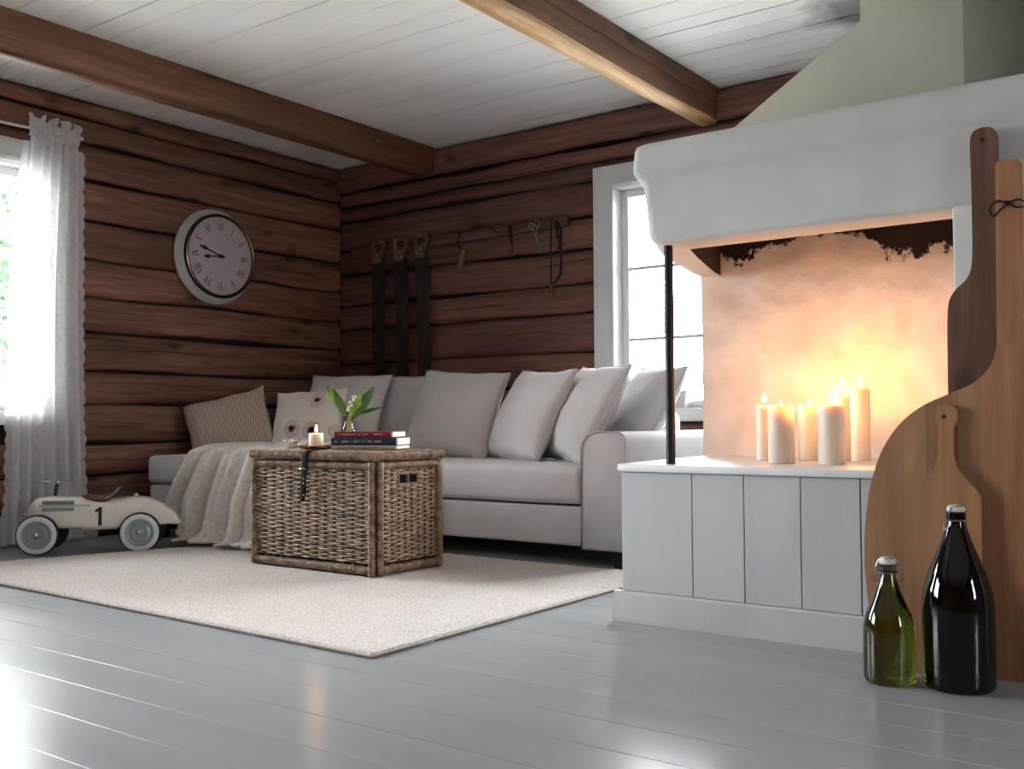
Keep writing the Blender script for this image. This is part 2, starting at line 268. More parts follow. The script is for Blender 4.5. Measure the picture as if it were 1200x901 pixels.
class B:
    """collects shapes for one mesh"""
    def __init__(self): self.v = []; self.f = []
    def add(self, v, f):
        k = len(self.v); self.v += [tuple(p) for p in v]; self.f += [tuple(i+k for i in q) for q in f]; return self
    def box(self, x0, x1, y0, y1, z0, z1, bev=0.0, seg=2):
        bm = bmesh.new(); bmesh.ops.create_cube(bm, size=1)
        for v in bm.verts: v.co = Vector(((x0+x1)/2+v.co.x*(x1-x0), (y0+y1)/2+v.co.y*(y1-y0), (z0+z1)/2+v.co.z*(z1-z0)))
        if bev: bmesh.ops.bevel(bm, geom=bm.edges[:], offset=bev, segments=seg, affect='EDGES', profile=0.5)
        bm.verts.index_update(); self.add([v.co[:] for v in bm.verts], [[v.index for v in f.verts] for f in bm.faces]); bm.free(); return self
    def tube(self, pts, r, n=8, closed=False, squash=None):
        pts = [Vector(p) for p in pts]; rr = r if isinstance(r, (list, tuple)) else [r]*len(pts)
        vs = []; fs = []; m = len(pts); up = None
        for i, p in enumerate(pts):
            a = pts[(i-1) % m] if (closed or i > 0) else p; b = pts[(i+1) % m] if (closed or i < m-1) else p
            t = (b-a).normalized()
            if up is None: up = Vector((0, 0, 1)) if abs(t.z) < 0.9 else Vector((1, 0, 0))
            s = t.cross(up).normalized(); u2 = s.cross(t).normalized(); up = u2
            for k in range(n):
                q = 2*math.pi*k/n; c, d = math.cos(q), math.sin(q)
                if squash: d *= squash
                vs.append(p + s*(rr[i]*c) + u2*(rr[i]*d))
        for i in range(m if closed else m-1):
            for k in range(n):
                fs.append((i*n+k, i*n+(k+1) % n, ((i+1) % m)*n+(k+1) % n, ((i+1) % m)*n+k))
        if not closed: fs.append(tuple(range(n))); fs.append(tuple(range((m-1)*n, m*n)))
        return self.add(vs, fs)
    def lathe(self, prof, n=32, c=(0, 0, 0), axis='z', close=True):
        vs = []; fs = []
        for (r, z) in prof:
            for k in range(n):
                a = 2*math.pi*k/n; x, y = r*math.cos(a), r*math.sin(a)
                p = (x, y, z) if axis == 'z' else ((z, x, y) if axis == 'x' else (x, z, y))
                vs.append((p[0]+c[0], p[1]+c[1], p[2]+c[2]))
        for i in range(len(prof)-1):
            for k in range(n): fs.append((i*n+k, i*n+(k+1) % n, (i+1)*n+(k+1) % n, (i+1)*n+k))
        if close: fs.append(tuple(range(n))[::-1]); fs.append(tuple(range((len(prof)-1)*n, len(prof)*n)))
        return self.add(vs, fs)
    def prism(self, outline, d0, d1, plane='xz', bev=0.0):
        """outline of (a, b) extruded from d0 to d1 along the third axis"""
        def P(a, b, d): return {'xz': (a, d, b), 'xy': (a, b, d), 'yz': (d, a, b)}[plane]
        bm = bmesh.new(); vs = [bm.verts.new(P(a, b, d0)) for a, b in outline]; f = bm.faces.new(vs)
        r = bmesh.ops.extrude_face_region(bm, geom=[f]); dv = Vector(P(0, 0, d1))-Vector(P(0, 0, d0))
        bmesh.ops.translate(bm, vec=dv, verts=[g for g in r['geom'] if isinstance(g, bmesh.types.BMVert)])
        bmesh.ops.recalc_face_normals(bm, faces=bm.faces)
        if bev:
            es = [e for e in bm.edges if all(len(fc.verts) == len(outline) for fc in e.link_faces) or any(len(fc.verts) == len(outline) and len(outline) > 4 for fc in e.link_faces)]
            bmesh.ops.bevel(bm, geom=es, offset=bev, segments=2, affect='EDGES', profile=0.5)
        bm.verts.index_update(); self.add([v.co[:] for v in bm.verts], [[v.index for v in fc.verts] for fc in bm.faces]); bm.free(); return self
    def grid(self, nu, nv, fn, loop_u=False):
        vs = [fn(i/(nu-1 if not loop_u else nu), j/(nv-1)) for j in range(nv) for i in range(nu)]; fs = []
        for j in range(nv-1):
            for i in range(nu if loop_u else nu-1):
                fs.append((j*nu+i, j*nu+(i+1) % nu, (j+1)*nu+(i+1) % nu, (j+1)*nu+i))
        return self.add(vs, fs)
    def build(self, name, mat, parent=None, loc=(0, 0, 0), rot=(0, 0, 0), smooth=True, angle=40):
        return mesh(name, self.v, self.f, mat, parent, loc, rot, smooth, angle)
def tag(o, label, cat, group=None):
    o['label'] = label; o['category'] = cat
    if group: o['group'] = group
    return o
def thing(name, label, cat, loc=(0, 0, 0), rot=(0, 0, 0), group=None):
    o = bpy.data.objects.new(name, None); COL.objects.link(o); o.location = loc; o.rotation_euler = rot; o.empty_display_size = 0.1
    return tag(o, label, cat, group)
def struct(o): o['kind'] = 'structure'; return o
def stuff(o): o['kind'] = 'stuff'; return o
def nz(*p): return noise.noise(Vector(p))

# ------------------------------------------------------------------ the room
XL, YB, XR, YF, ZC = -5.38, 5.236, 3.2, -3.2, 2.51
# windows: wall, opening (a0, a1, z0, z1)
WIN = {'window_1': ('left', 1.93, 2.98, 0.72, 2.06), 'window_2': ('back', -3.07, -1.50, 0.72, 2.05),
       'window_3': ('left', -0.75, 0.95, 0.72, 2.06), 'fill_window': ('right', 0.9, 1.5, 0.72, 2.06)}  # right-wall window is unseen, added to light chimney flank and left wall
def wall_shell(name, axis, pos0, pos1, a0, a1, z0, z1, holes, mat):
    b = B()
    def blk(p, q, u, v):
        if q-p < 1e-4 or v-u < 1e-4: return
        if axis == 'x': b.box(pos0, pos1, p, q, u, v)
        else: b.box(p, q, pos0, pos1, u, v)
    hs = sorted(holes); cur = a0
    for (h0, h1, w0, w1) in hs:
        blk(cur, h0, z0, z1); blk(h0, h1, z0, w0); blk(h0, h1, w1, z1); cur = h1
    blk(cur, a1, z0, z1)
    return struct(b.build(name, mat, smooth=False))
holes = lambda side: [w[1:] for w in WIN.values() if w[0] == side]
wall_left = wall_shell('wall_left', 'x', XL-0.20, XL-0.035, YF-0.2, YB+0.2, -0.05, ZC+0.1, holes('left'), 'gap')
wall_back = wall_shell('wall_back', 'y', YB+0.035, YB+0.20, XL-0.035, XR+0.2, -0.05, ZC+0.1, holes('back'), 'gap')
wall_front = wall_shell('wall_front', 'y', YF-0.2, YF, XL-0.035, XR+0.2, -0.05, ZC+0.1, holes('front'), 'log')
wall_right = wall_shell('wall_right', 'x', XR, XR+0.2, YF, YB+0.035, -0.05, ZC+0.1, holes('right'), 'log_y')

def log(parent, axis, a0, a1, z0, z1, face, proud=0.0, seed=0):
    """one hewn log: a0..a1 along the wall, z0..z1 high, its face looking into the room"""
    nl = max(4, int((a1-a0)/0.07)); prof = []
    ch = 0.016
    for (d, z) in ((-0.034, 0), (-0.020, 0.0), (0.0, ch), (0.007, 0.3), (0.009, 0.55), (0.004, 0.8), (-0.004, 1-ch*3.5), (-0.022, 1.0), (-0.034, 1.0)):
        prof.append((d, z))
    vs = []; fs = []; n = len(prof)
    for i in range(nl+1):
        a = a0+(a1-a0)*i/nl
        for k, (d, z) in enumerate(prof):
            zz = z0+0.007+(z1-z0-0.014)*(z if z not in (ch,) else 0.07)
            w1 = nz(a*1.6, z0*7, seed)*0.018+nz(a*6, z0*7, seed)*0.006 if k in (0, 1, 2) else 0
            w2 = nz(a*1.6, z1*7+3, seed)*0.016 if k in (6, 7, 8) else 0
            dd = d+proud + (nz(a*2.2, zz*9, seed+5)*0.006 if d > -0.03 else -proud)
            if axis == 'x': vs.append((a, face-dd, zz+w1+w2))     # wall whose face looks towards -y
            else: vs.append((face+dd, a, zz+w1+w2))
    for i in range(nl):
        for k in range(n-1): fs.append((i*n+k, i*n+k+1, (i+1)*n+k+1, (i+1)*n+k))
    fs.append(tuple(range(n))); fs.append(tuple(range(nl*n, nl*n+n)))
    return mesh('log', vs, fs, 'log' if axis == 'x' else 'log_y', parent, angle=75)
def course(parent, axis, a0, a1, z0, z1, face, hs, proud=0.0):
    cur = a0
    for (h0, h1, w0, w1) in sorted(hs):
        if z0 < w1-0.004 and z1 > w0+0.004:
            if h0-cur > 0.05: log(parent, axis, cur, h0-0.002, z0, z1, face, proud, z0*11)
            cur = h1+0.002
    log(parent, axis, cur, a1, z0, z1, face, proud, z0*11)
zl = [0.0, 0.17, 0.355, 0.535, 0.757, 0.951, 1.175, 1.382, 1.597, 1.815, 2.058, 2.258, 2.402, 2.508]
for a, b_ in zip(zl, zl[1:]): course(wall_left, 'y', YF, YB-0.012, a, b_, XL, holes('left'))
zb = [0.0, 0.21, 0.43, 0.65, 0.86, 1.07, 1.315, 1.49, 1.709, 1.897, 2.116, 2.215, 2.325]
for a, b_ in zip(zb, zb[1:]): course(wall_back, 'x', XL, XR, a, b_, YB, holes('back'))
log(wall_back, 'x', XL, XR, 2.329, 2.508, YB, 0.03, 3.3)            # the top plate stands proud of the wall

for (axis, a, L_, z) in (('y', 3.2, .75, 1.085), ('y', 3.3, 1.1, 2.165), ('y', 3.9, .9, .86), ('y', 3.15, .5, .655), ('y', 4.3, .7, 1.25), ('y', 3.6, .5, 2.33), ('y', 4.5, .5, 1.70),
                         ('x', -4.4, .5, 1.40), ('x', -3.95, .7, 1.20), ('x', -4.3, 1.0, 2.24), ('x', -3.6, .35, 1.62), ('x', -4.0, .5, .97), ('x', -5.2, .4, 1.15)):
    n = int(L_/.04); pts = []
    for i in range(n+1):
        p = a+L_*i/n; zz = z+.018*nz(p*2.3, z*5, 3)+.004*nz(p*14, z, 8)
        pts.append((p, YB-.0085, zz) if axis == 'x' else (XL+.0085, p, zz))
    B().tube(pts, [.0005]+[.0028*(.4+abs(nz(i*.4, z, 2))*1.2) for i in range(n-1)]+[.0005], 4).build('drying_crack', 'gap', wall_back if axis == 'x' else wall_left)
floor = struct(B().box(XL-0.1, XR+0.1, YF-0.1, YB+0.1, -0.09, -0.028).build('floor', 'gap', smooth=False))
proto = None; y = YF; k = 0
while y < YB:
    w = 0.165
    if proto is None:
        proto = B().box(XL-0.03, XR, 0.0008, w-0.0008, -0.028, 0.0, 0.0016, 1).build('floorboard', 'floor', floor, (0, y, 0), smooth=False); fb = proto
    else:
        fb = proto.copy(); COL.objects.link(fb); fb.parent = floor; fb.location = (0, y, -random.random()*0.0012)
    y += w
ceiling = struct(B().box(XL-0.1, XR+0.1, YF-0.1, YB+0.1, ZC+0.022, ZC+0.1).build('ceiling', 'gap', smooth=False))
seams = [2.48, 2.635, 2.765, 2.93, 3.09, 3.28, 3.47, 3.61, 3.81, 4.02, 4.21, 4.34, 4.49, 4.65, 4.80, 4.96, 5.08, YB+0.03]
yy = 2.48
while yy > YF: yy -= 0.165; seams.insert(0, yy)
for i, (a, b_) in enumerate(zip(seams, seams[1:])):
    g = random.choice([0.0014, 0.0022, 0.0032, 0.0044]) if i % 3 else 0.0062
    dz = random.random()*0.002
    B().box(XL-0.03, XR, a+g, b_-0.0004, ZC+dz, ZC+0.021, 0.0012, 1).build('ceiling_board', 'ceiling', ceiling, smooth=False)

def beam(x0, x1, z0, name, label, hew):
    def sect(yv):
        dx = [nz(yv*1.1, k*3.1, x0)*0.010 for k in range(6)]
        h = 0.02+0.012*(nz(yv*0.9, 7.7, x0)+0.5)
        return [(x0+dx[0], ZC-0.004), (x0+dx[1], z0+0.03+dx[2]*0.5), (x0+0.03, z0+dx[2]*0.5), (x1-h, z0+dx[3]*0.6), (x1+dx[4]*0.4, z0+h+dx[3]), (x1+dx[5]*0.3, z0+0.10), (x1+dx[5]*0.3, ZC-0.004)]
    n = 60; vs = []; fs = []; m = 7
    for i in range(n+1):
        yv = YF+0.002+(YB-0.05-YF)*i/n
        vs += [(a, yv, z) for a, z in sect(yv)]
    for i in range(n):
        for k in range(m): fs.append((i*m+k, i*m+(k+1) % m, (i+1)*m+(k+1) % m, (i+1)*m+k))
    fs.append(tuple(range(m))); fs.append(tuple(range(n*m, n*m+m)))
    o = mesh(name, vs, fs, 'beam', angle=50)
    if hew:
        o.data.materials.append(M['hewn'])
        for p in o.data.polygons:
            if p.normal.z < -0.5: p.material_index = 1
    return tag(o, label, 'beam')
beam(-4.578, -4.445, 2.31, 'ceiling_beam', 'dark brown hewn timber beam along the ceiling near the clock wall', False)
beam(-2.497, -2.372, 2.295, 'ceiling_beam', 'hewn timber beam with pale yellow underside beside the chimney', True)
t = thing('beam_hook', 'small bright metal hook screwed into the beam near the corner', 'hook', (-4.443, 4.62, 2.415))
B().tube([(0, 0, .012), (.016, 0, .012), (.022, 0, .004), (.020, 0, -.008), (.012, 0, -.010)], .003, 6).build('hook_wire', 'chrome', t)
# joint for visible cracks on the right beam
B().tube([(-2.3705, 2.4+i*0.12, 2.435+nz(i*0.5, 1, 1)*0.012-i*0.0012) for i in range(22)], 0.0022, 4).build('drying_crack', 'wick', bpy.data.objects['ceiling_beam.001'])

struct(B().box(XL+0.012, XL+0.03, YF, 3.3, 0.0, 0.16, 0.004).build('baseboard_left', 'panel'))

def window(name, side, a0, a1, z0, z1, bars, mull=True):
    """casing, jambs, sash with muntins and one pane per light; local frame: u along the wall, d into the wall"""
    def P(b, u0, u1, d0, d1, w0, w1, bev=0.003):
        if side == 'left': b.box(XL-d1, XL-d0, u0, u1, w0, w1, bev)
        elif side == 'back': b.box(u0, u1, YB+d0, YB+d1, w0, w1, bev)
        elif side == 'right': b.box(XR+d0, XR+d1, u0, u1, w0, w1, bev)
        else: b.box(u0, u1, YF-d1, YF-d0, w0, w1, bev)
        return b
    c = 0.128
    b = B(); P(b, a0-c, a0+0.006, -0.03, -0.008, z0-0.02, z1+c, 0.004); P(b, a1-0.006, a1+c, -0.03, -0.008, z0-0.02, z1+c, 0.004); P(b, a0, a1, -0.03, -0.008, z1-0.006, z1+c, 0.004)
    root = struct(b.build(name, 'white'))
    b = B()
    for s in (0, 1):                                               # raised moulding on the inner edge of the casing
        u = a0-0.012 if s == 0 else a1-0.018
        P(b, u, u+0.030, -0.044, -0.028, z0-0.02, z1+0.03, 0.006)
    P(b, a0-0.012, a1+0.012, -0.0445, -0.028, z1, z1+0.03, 0.006); b.build('casing_moulding', 'white', root)
    b = B(); P(b, a0, a0+0.012, -0.02, 0.16, z0, z1); P(b, a1-0.012, a1, -0.02, 0.16, z0, z1); P(b, a0+0.012, a1-0.012, -0.02, 0.16, z1-0.012, z1); b.build('jamb', 'white', root)
    b = B(); P(b, a0-0.10, a1+0.10, -0.055, 0.16, z0-0.075, z0, 0.006); b.build('sill', 'white', root)
    s = 0.045; u0, u1 = a0+0.0125, a1-0.0125; w0, w1 = z0+0.001, z1-0.0125
    b = B(); P(b, u0, u0+s, 0.07, 0.115, w0, w1); P(b, u1-s, u1, 0.07, 0.115, w0, w1); P(b, u0+s, u1-s, 0.07, 0.115, w0, w0+s); P(b, u0+s, u1-s, 0.07, 0.115, w1-s, w1); sash = b.build('sash', 'white', root)
    um = (u0+u1)/2; us = [u0+s, um, u1-s] if mull else [u0+s, u1-s]
    if mull: P(B(), um-0.03, um+0.03, 0.072, 0.113, w0+s, w1-s).build('mullion', 'white', sash)
    zs = [w0+s]+bars+[w1-s]
    for i in range(len(us)-1):
        g0 = us[i]+(0.03 if i else 0); g1 = us[i+1]-(0.03 if i+1 < len(us)-1 else 0)
        for zbar in bars: P(B(), g0, g1, 0.078, 0.107, zbar-0.010, zbar+0.010).build('muntin', 'white', sash)
        for p, q in zip(zs, zs[1:]):
            P(B(), g0, g1, 0.090, 0.094, p+(0.010 if p in bars else 0), q-(0.010 if q in bars else 0), 0).build('pane', 'pane', sash, smooth=False)
    uc, zc = (a0+a1)/2, (z0+z1)/2
    if side == 'left': portal((XL-0.17, uc, zc), (0, R(-90), 0), z1-z0, a1-a0)
    elif side == 'back': portal((uc, YB+0.17, zc), (R(-90), 0, 0), a1-a0, z1-z0)
    elif side == 'right': portal((XR+0.17, uc, zc), (0, R(90), 0), z1-z0, a1-a0)
    else: portal((uc, YF-0.17, zc), (R(90), 0, 0), a1-a0, z1-z0)
for n_, w in WIN.items(): window(n_, *w, bars=[1.135, 1.56])

# small pot on the sill of the back window
t = thing('plant_pot', 'pale grey square pot on the sill of the bright window beside the fireplace', 'pot', (-2.64, 5.25, 0.7201))
B().prism([(-0.035, 0), (0.035, 0), (0.045, 0.085), (-0.045, 0.085)], -0.04, 0.04).build('pot_body', 'plasterw', t)
B().box(-0.05, 0.05, -0.045, 0.045, 0.085, 0.10, 0.004).build('rim', 'plasterw', t)

# ------------------------------------------------------------------ outdoors
struct(B().box(-60, 60, -60, 60, -0.75, -0.65).build('ground', 'pale_ground', smooth=False))
def tree(x, y, h, r, label, seed):
    rnd = random.Random(seed); t = thing('garden_tree', label, 'tree', (x, y, -0.65))
    b = B(); b.tube([(0, 0, 0), (0.05, 0.02, h*0.3), (-0.03, 0.05, h*0.6), (0, 0, h*0.85)], [0.16, 0.12, 0.08, 0.03], 8)
    for k in range(7):
        a = k*2.4; z = h*(0.3+0.07*k); b.tube([(0, 0, z), (math.cos(a)*r*0.5, math.sin(a)*r*0.5, z+h*0.14)], [0.05, 0.015], 5)
    b.build('trunk', 'bark', t)
    vs = []; fs = []
    for k in range(3800):
        u = rnd.random()*6.283; cz = rnd.uniform(-1, 1); q = rnd.random()**0.4; s = math.sqrt(1-cz*cz)
        lump = 0.75+0.35*nz(math.cos(u)*2, math.sin(u)*2+seed, cz*2)
        p = Vector((math.cos(u)*s*q*r*lump, math.sin(u)*s*q*r*lump, h*0.6+cz*q*h*0.42*lump)); e = rnd.uniform(0.05, 0.1)
        d1 = Vector((rnd.gauss(0, 1), rnd.gauss(0, 1), rnd.gauss(0, 1))).normalized(); d2 = d1.orthogonal().normalized()
        i = len(vs); vs += [p-d1*e, p+d2*e*0.5, p+d1*e, p-d2*e*0.5]; fs.append((i, i+1, i+2, i+3))
    stuff(mesh('foliage', vs, fs, 'foliage', t, smooth=False))
tree(-12.5, 5.2, 5.0, 2.2, 'green leafy tree in the garden behind the curtained window', 3)
tree(-14.5, 8.2, 6.0, 2.6, 'taller leafy tree farther off, outside the curtained window', 5)

# ------------------------------------------------------------------ curtain
RODX = XL+0.10
t = thing('curtain_rod', 'thin white curtain rod with round finial above the left window', 'curtain rod', (RODX, 2.4, 2.236))
B().tube([(0, -0.75, -0.02), (0, 0, -0.004), (0, 0.715, 0.012)], 0.007, 10).build('rod', 'white', t)
B().lathe([(0.001, -0.014), (0.009, -0.012), (0.014, 0), (0.009, 0.012), (0.001, 0.016)], 14, (0, 0.728, 0.0122), 'y').build('finial', 'white', t)
for yb_ in (-0.62, 0.66): B().box(-0.096, 0.0, yb_-0.006, yb_+0.006, -0.018, 0.0, 0.002).build('bracket', 'white', t)
def cfold(u, z):
    f = math.sin(u*2*math.pi*5.5+0.6*math.sin(z*1.7)+nz(u*3, z*0.6, 2)*1.5)
    return f*(0.020+0.012*(2.2-z)/2.2)
def curtain_edges(z):
    q = (2.2-z)/2.2
    return 2.83-0.09*min(1, max(0, q*1.4))+0.02*math.sin(z*3), 3.105+0.055*q
cur = thing('curtain', 'sheer white cotton curtain gathered beside the left window', 'curtain', (RODX, 2.95, 0))
def cpt(u, v):
    z = 0.02+v*2.19; a, b_ = curtain_edges(z)
    return (cfold(u, z), a+(b_-a)*u-2.95, z)
B().grid(90, 60, cpt).build('drape', 'curtain', cur, angle=180)
def rpt(u, v):   # ruffled heading that wraps over the rod and stands above it
    a, b_ = curtain_edges(2.2); z = 2.195+v*0.105
    amp = 0.009+0.022*abs(v-0.3)
    return (0.016+math.sin(u*2*math.pi*8+v)*amp*.8+0.010*math.sin(v*9), a-0.02+(b_-a+0.02)*u-2.95+0.012*math.sin(u*2*math.pi*8+1.3)*v, z+0.022*math.sin(u*2*math.pi*4.5)*v)
B().grid(160, 8, rpt).build('ruffle', 'curtain', cur, angle=180)
for side in (0, 1):
    def lpt(u, v):
        z = 0.02+v*2.15; a, b_ = curtain_edges(z); sc = 0.012*abs(math.sin(z*math.pi/0.075))
        base = a if side == 0 else b_; d = (0.030+sc)*u*(-1 if side == 0 else 1)
        return (cfold(side, z)+0.006*math.sin(z*25)*u, base+d-2.95, z)
    B().grid(4, 240, lpt).build('lace_edge', 'lace', cur, angle=180)

# ------------------------------------------------------------------ wall clock
CL = thing('wall_clock', 'large round wall clock with roman numerals on the left log wall', 'clock', (XL+0.012, 4.09, 1.71))
B().lathe([(0.295, 0.0), (0.303, 0.012), (0.303, 0.028), (0.292, 0.040), (0.285, 0.050), (0.268, 0.066), (0.262, 0.070), (0.258, 0.060)], 72, axis='x').build('case', 'clockrim', CL)
B().lathe([(0.264, 0.060), (0.270, 0.078), (0.266, 0.092), (0.258, 0.096), (0.250, 0.092), (0.248, 0.078)], 72, axis='x', close=False).build('bezel', 'pewter', CL)
B().lathe([(0.001, 0.076), (0.252, 0.076), (0.252, 0.070), (0.001, 0.070)], 64, axis='x').build('dial', 'dial', CL, smooth=False)
def stroke(b, p, q, w):
    p, q = Vector(p), Vector(q); d = (q-p).normalized(); n_ = Vector((-d.y, d.x))*w/2
    pts = [p-n_, p+n_, q+n_, q-n_]
    return pts
ROM = ['XII', 'I', 'II', 'III', 'IIII', 'V', 'VI', 'VII', 'VIII', 'IX', 'X', 'XI']
def glyph(s):
    out = []; x = 0; h = 0.048
    for ch in s:
        if ch == 'I':
            out += [((x+.004, -h/2), (x+.004, h/2), .0045), ((x, h/2), (x+.008, h/2), .002), ((x, -h/2), (x+.008, -h/2), .002)]; x += 0.0115
        elif ch == 'V':
            out += [((x, h/2), (x+.010, -h/2), .005), ((x+.010, -h/2), (x+.020, h/2), .002), ((x-.003, h/2), (x+.023, h/2), .002)]; x += 0.026
        else:
            out += [((x, h/2), (x+.020, -h/2), .005), ((x, -h/2), (x+.020, h/2), .002), ((x-.003, h/2), (x+.006, h/2), .002), ((x+.014, -h/2), (x+.023, -h/2), .002)]; x += 0.026
    return out, x-0.004
# dial frame: seen from the room, right is +y and up is +z
for hr, s in enumerate(ROM):
    st, wd = glyph(s); b = B(); a = hr*R(30); ca, sa = math.cos(a), math.sin(a)
    for (p, q, w) in st:
        pts = stroke(b, (p[0]-wd/2, p[1]), (q[0]-wd/2, q[1]), w); lo = []
        for c_ in pts:
            rx, rz = c_.x, c_.y+0.190
            yy_, zz_ = rx*ca+rz*sa, -rx*sa+rz*ca
            lo.append((0.0768, yy_, zz_))
        b.add(lo, [(0, 1, 2, 3)])
    for k in range(10):
        pass
    da = (0.0768, 0.232*sa, 0.232*ca); dd = 0.004
    b.add([(da[0], da[1]-dd, da[2]), (da[0], da[1], da[2]+dd), (da[0], da[1]+dd, da[2]), (da[0], da[1], da[2]-dd)], [(0, 1, 2, 3)])
    b.build('numeral', 'blackink', CL, smooth=False)
def hand(name, ang, L, x):
    b = B(); ca, sa = math.cos(ang), math.sin(ang)
    ol = [(-.004, -.03), (.004, -.03), (.0035, L*.68), (.014, L*.74), (.010, L*.80), (.002, L), (-.002, L), (-.010, L*.80), (-.014, L*.74), (-.0035, L*.68)]
    pts = [(rx*ca+rz*sa, -rx*sa+rz*ca) for rx, rz in ol]
    b.prism(pts, x, x+0.002, 'yz'); b.build(name, 'blackink', CL, smooth=False)
hand('minute_hand', R(288), 0.165, 0.084); hand('hour_hand', R(264), 0.125, 0.080)
B().lathe([(0.012, 0.076), (0.012, 0.088), (0.006, 0.091), (0.001, 0.091)], 20, axis='x').build('hub', 'blackink', CL)

# ------------------------------------------------------------------ tool rail on the back wall
RY = YB-0.012
t = thing('tool_rail', 'narrow wooden rail with nails on the back log wall', 'tool rail', (-4.315, RY, 1.88))
B().box(-0.935, 0.935, -0.017, -0.001, -0.035, 0.035, 0.004).build('rail', 'railwood', t, rot=(0, R(-0.3), 0))
NAILS = (-4.96, -4.745, -4.56, -4.215, -3.95, -3.80, -3.605, -3.47)
for nx in NAILS: B().tube([(nx+4.315, -0.016, 0.012), (nx+4.315, -0.055, 0.016)], 0.003, 6).build('nail', 'iron', t)
def handsaw(x, z, L, tilt, label):
    s = thing('handsaw', label, 'saw', (x, RY-0.038, z), (0, R(tilt), 0), 'saws hanging on the tool rail')
    # handle with a D-shaped grip hole, then a broad tapering blade hanging down
    out = [(-.058, .035), (-.030, .046), (.045, .045), (.070, .030), (.072, -.005), (.055, -.050), (.038, -.075), (.030, -.120), (-.052, -.120), (-.058, -.05)]
    inn = [(-.030, .012), (.040, .012), (.044, -.010), (.036, -.040), (-.030, -.040)]
    bm = bmesh.new(); vo = [bm.verts.new((a, -.011, b)) for a, b in out]; vi = [bm.verts.new((a, -.011, b)) for a, b in inn]
    ed = [bm.edges.new((vo[i], vo[(i+1) % len(vo)])) for i in range(len(vo))]+[bm.edges.new((vi[i], vi[(i+1) % len(vi)])) for i in range(len(vi))]
    bmesh.ops.triangle_fill(bm, edges=ed, use_beauty=True)
    r = bmesh.ops.extrude_face_region(bm, geom=bm.faces[:]); bmesh.ops.translate(bm, vec=(0, .022, 0), verts=[g for g in r['geom'] if isinstance(g, bmesh.types.BMVert)])
    bmesh.ops.recalc_face_normals(bm, faces=bm.faces); me = bpy.data.meshes.new('handle'); bm.to_mesh(me); bm.free(); finish('handle', me, 'toolwood', s, smooth=False)
    n = 60; ol = [(-.052, -.10)]
    ol += [(-.064+.020*(i/n)+(.004 if i % 2 else 0), -.12-(L-.12)*i/n) for i in range(n+1)]
    ol += [(.068, -L+0.01), (.064, -.12), (.036, -.10)]
    B().prism(ol, -.0012, .0012).build('blade', 'saw', s, smooth=False)
    for sx, sz in ((-.03, -.09), (.012, -.10), (-.01, -.065)): B().lathe([(.006, -.0125), (.006, .0125)], 10, (sx, 0, sz), 'y').build('screw', 'steel', s)
handsaw(-4.955, 1.885, 0.98, 0.5, 'handsaw hanging leftmost on the tool rail, its handle palest at the rim')
handsaw(-4.745, 1.885, 0.98, -0.3, 'handsaw hanging in the middle of the three saws on the tool rail')
handsaw(-4.555, 1.89, 0.95, -0.8, 'handsaw hanging rightmost of the three saws, with an open-horned handle')
t = thing('drawknife', 'dark iron scraper with a pale wooden handle hanging from the rail', 'hand tool', (-4.215, RY-0.045, 1.888))
B().tube([(0, 0, 0), (-.012, 0, -.05), (.0, 0, -.09), (.035, 0, -.115)], [.006, .007, .008, .007], 8, squash=.5).build('blade', 'iron', t)
B().tube([(.040, 0, -.105), (.028, -.002, -.16), (.010, 0, -.225)], [.014, .018, .020], 10).build('handle', 'toolwood', t)
t = thing('iron_hook', 'curved dark iron hook hanging at the middle of the rail', 'hook', (-3.95, RY-0.045, 1.898))
B().tube([(-.10, 0, .022), (-.05, 0, .020), (0, 0, .004), (.03, 0, -.022), (.075, 0, -.046)], [.005, .008, .009, .007, .003], 8, squash=.5).build('hook_bar', 'iron', t)
t = thing('small_awl', 'small dark tool with a short wooden tip, left of the scissors', 'hand tool', (-3.80, RY-0.045, 1.893))
B().tube([(0, 0, 0), (.004, 0, -.05), (.012, 0, -.12)], [.018, .022, .010], 8, squash=.35).build('plate', 'iron', t)
B().tube([(.012, 0, -.12), (.006, 0, -.155), (.0, 0, -.195)], [.010, .014, .015], 8).build('handle', 'toolwood', t)
t = thing('scissors', 'pair of pale metal scissors hanging closed from the rail', 'scissors', (-3.61, RY-0.045, 1.868), (0, R(-14), 0))
for s in (-1, 1):
    B().tube([(s*.020+.016*math.cos(a), 0.002*s, .010+.022*math.sin(a)) for a in [i*math.pi/8 for i in range(16)]], .0035, 6, True).build('finger_loop', 'steel', t)
    B().tube([(s*.014, .002*s, -.012), (s*.004, .002*s, -.055), (-s*.004, .002*s, -.09), (0, .002*s, -.185)], [.0045, .006, .008, .002], 6, squash=.5).build('blade', 'steel', t)
B().lathe([(.004, -.006), (.004, .006)], 10, (0, 0, -.06), 'y').build('pivot', 'iron', t)
t = thing('fret_saw', 'narrow dark iron frame saw hanging next to the window casing', 'saw', (-3.47, RY-0.05, 1.88))
B().tube([(-.012, 0, .02), (-.016, 0, -.2), (-.014, 0, -.40)], .005, 6).build('blade', 'iron', t)
B().tube([(-.014, 0, -.385), (.02, 0, -.375), (.055, 0, -.33), (.062, 0, -.24), (.055, 0, -.14), (.06, 0, -.05), (.03, 0, .0), (-.01, 0, .012)], [.008, .009, .009, .008, .010, .008, .007, .006], 8).build('frame', 'iron', t)
B().tube([(.03, 0, .0), (.035, 0, -.1), (.075, 0, -.15), (.03, 0, -.17)], [.012, .012, .009, .010], 8, squash=.5).build('tension_bar', 'iron', t)
B().tube([(-.012, 0, -.395), (-.008, 0, -.46)], [.010, .012], 8).build('grip', 'toolwood', t)

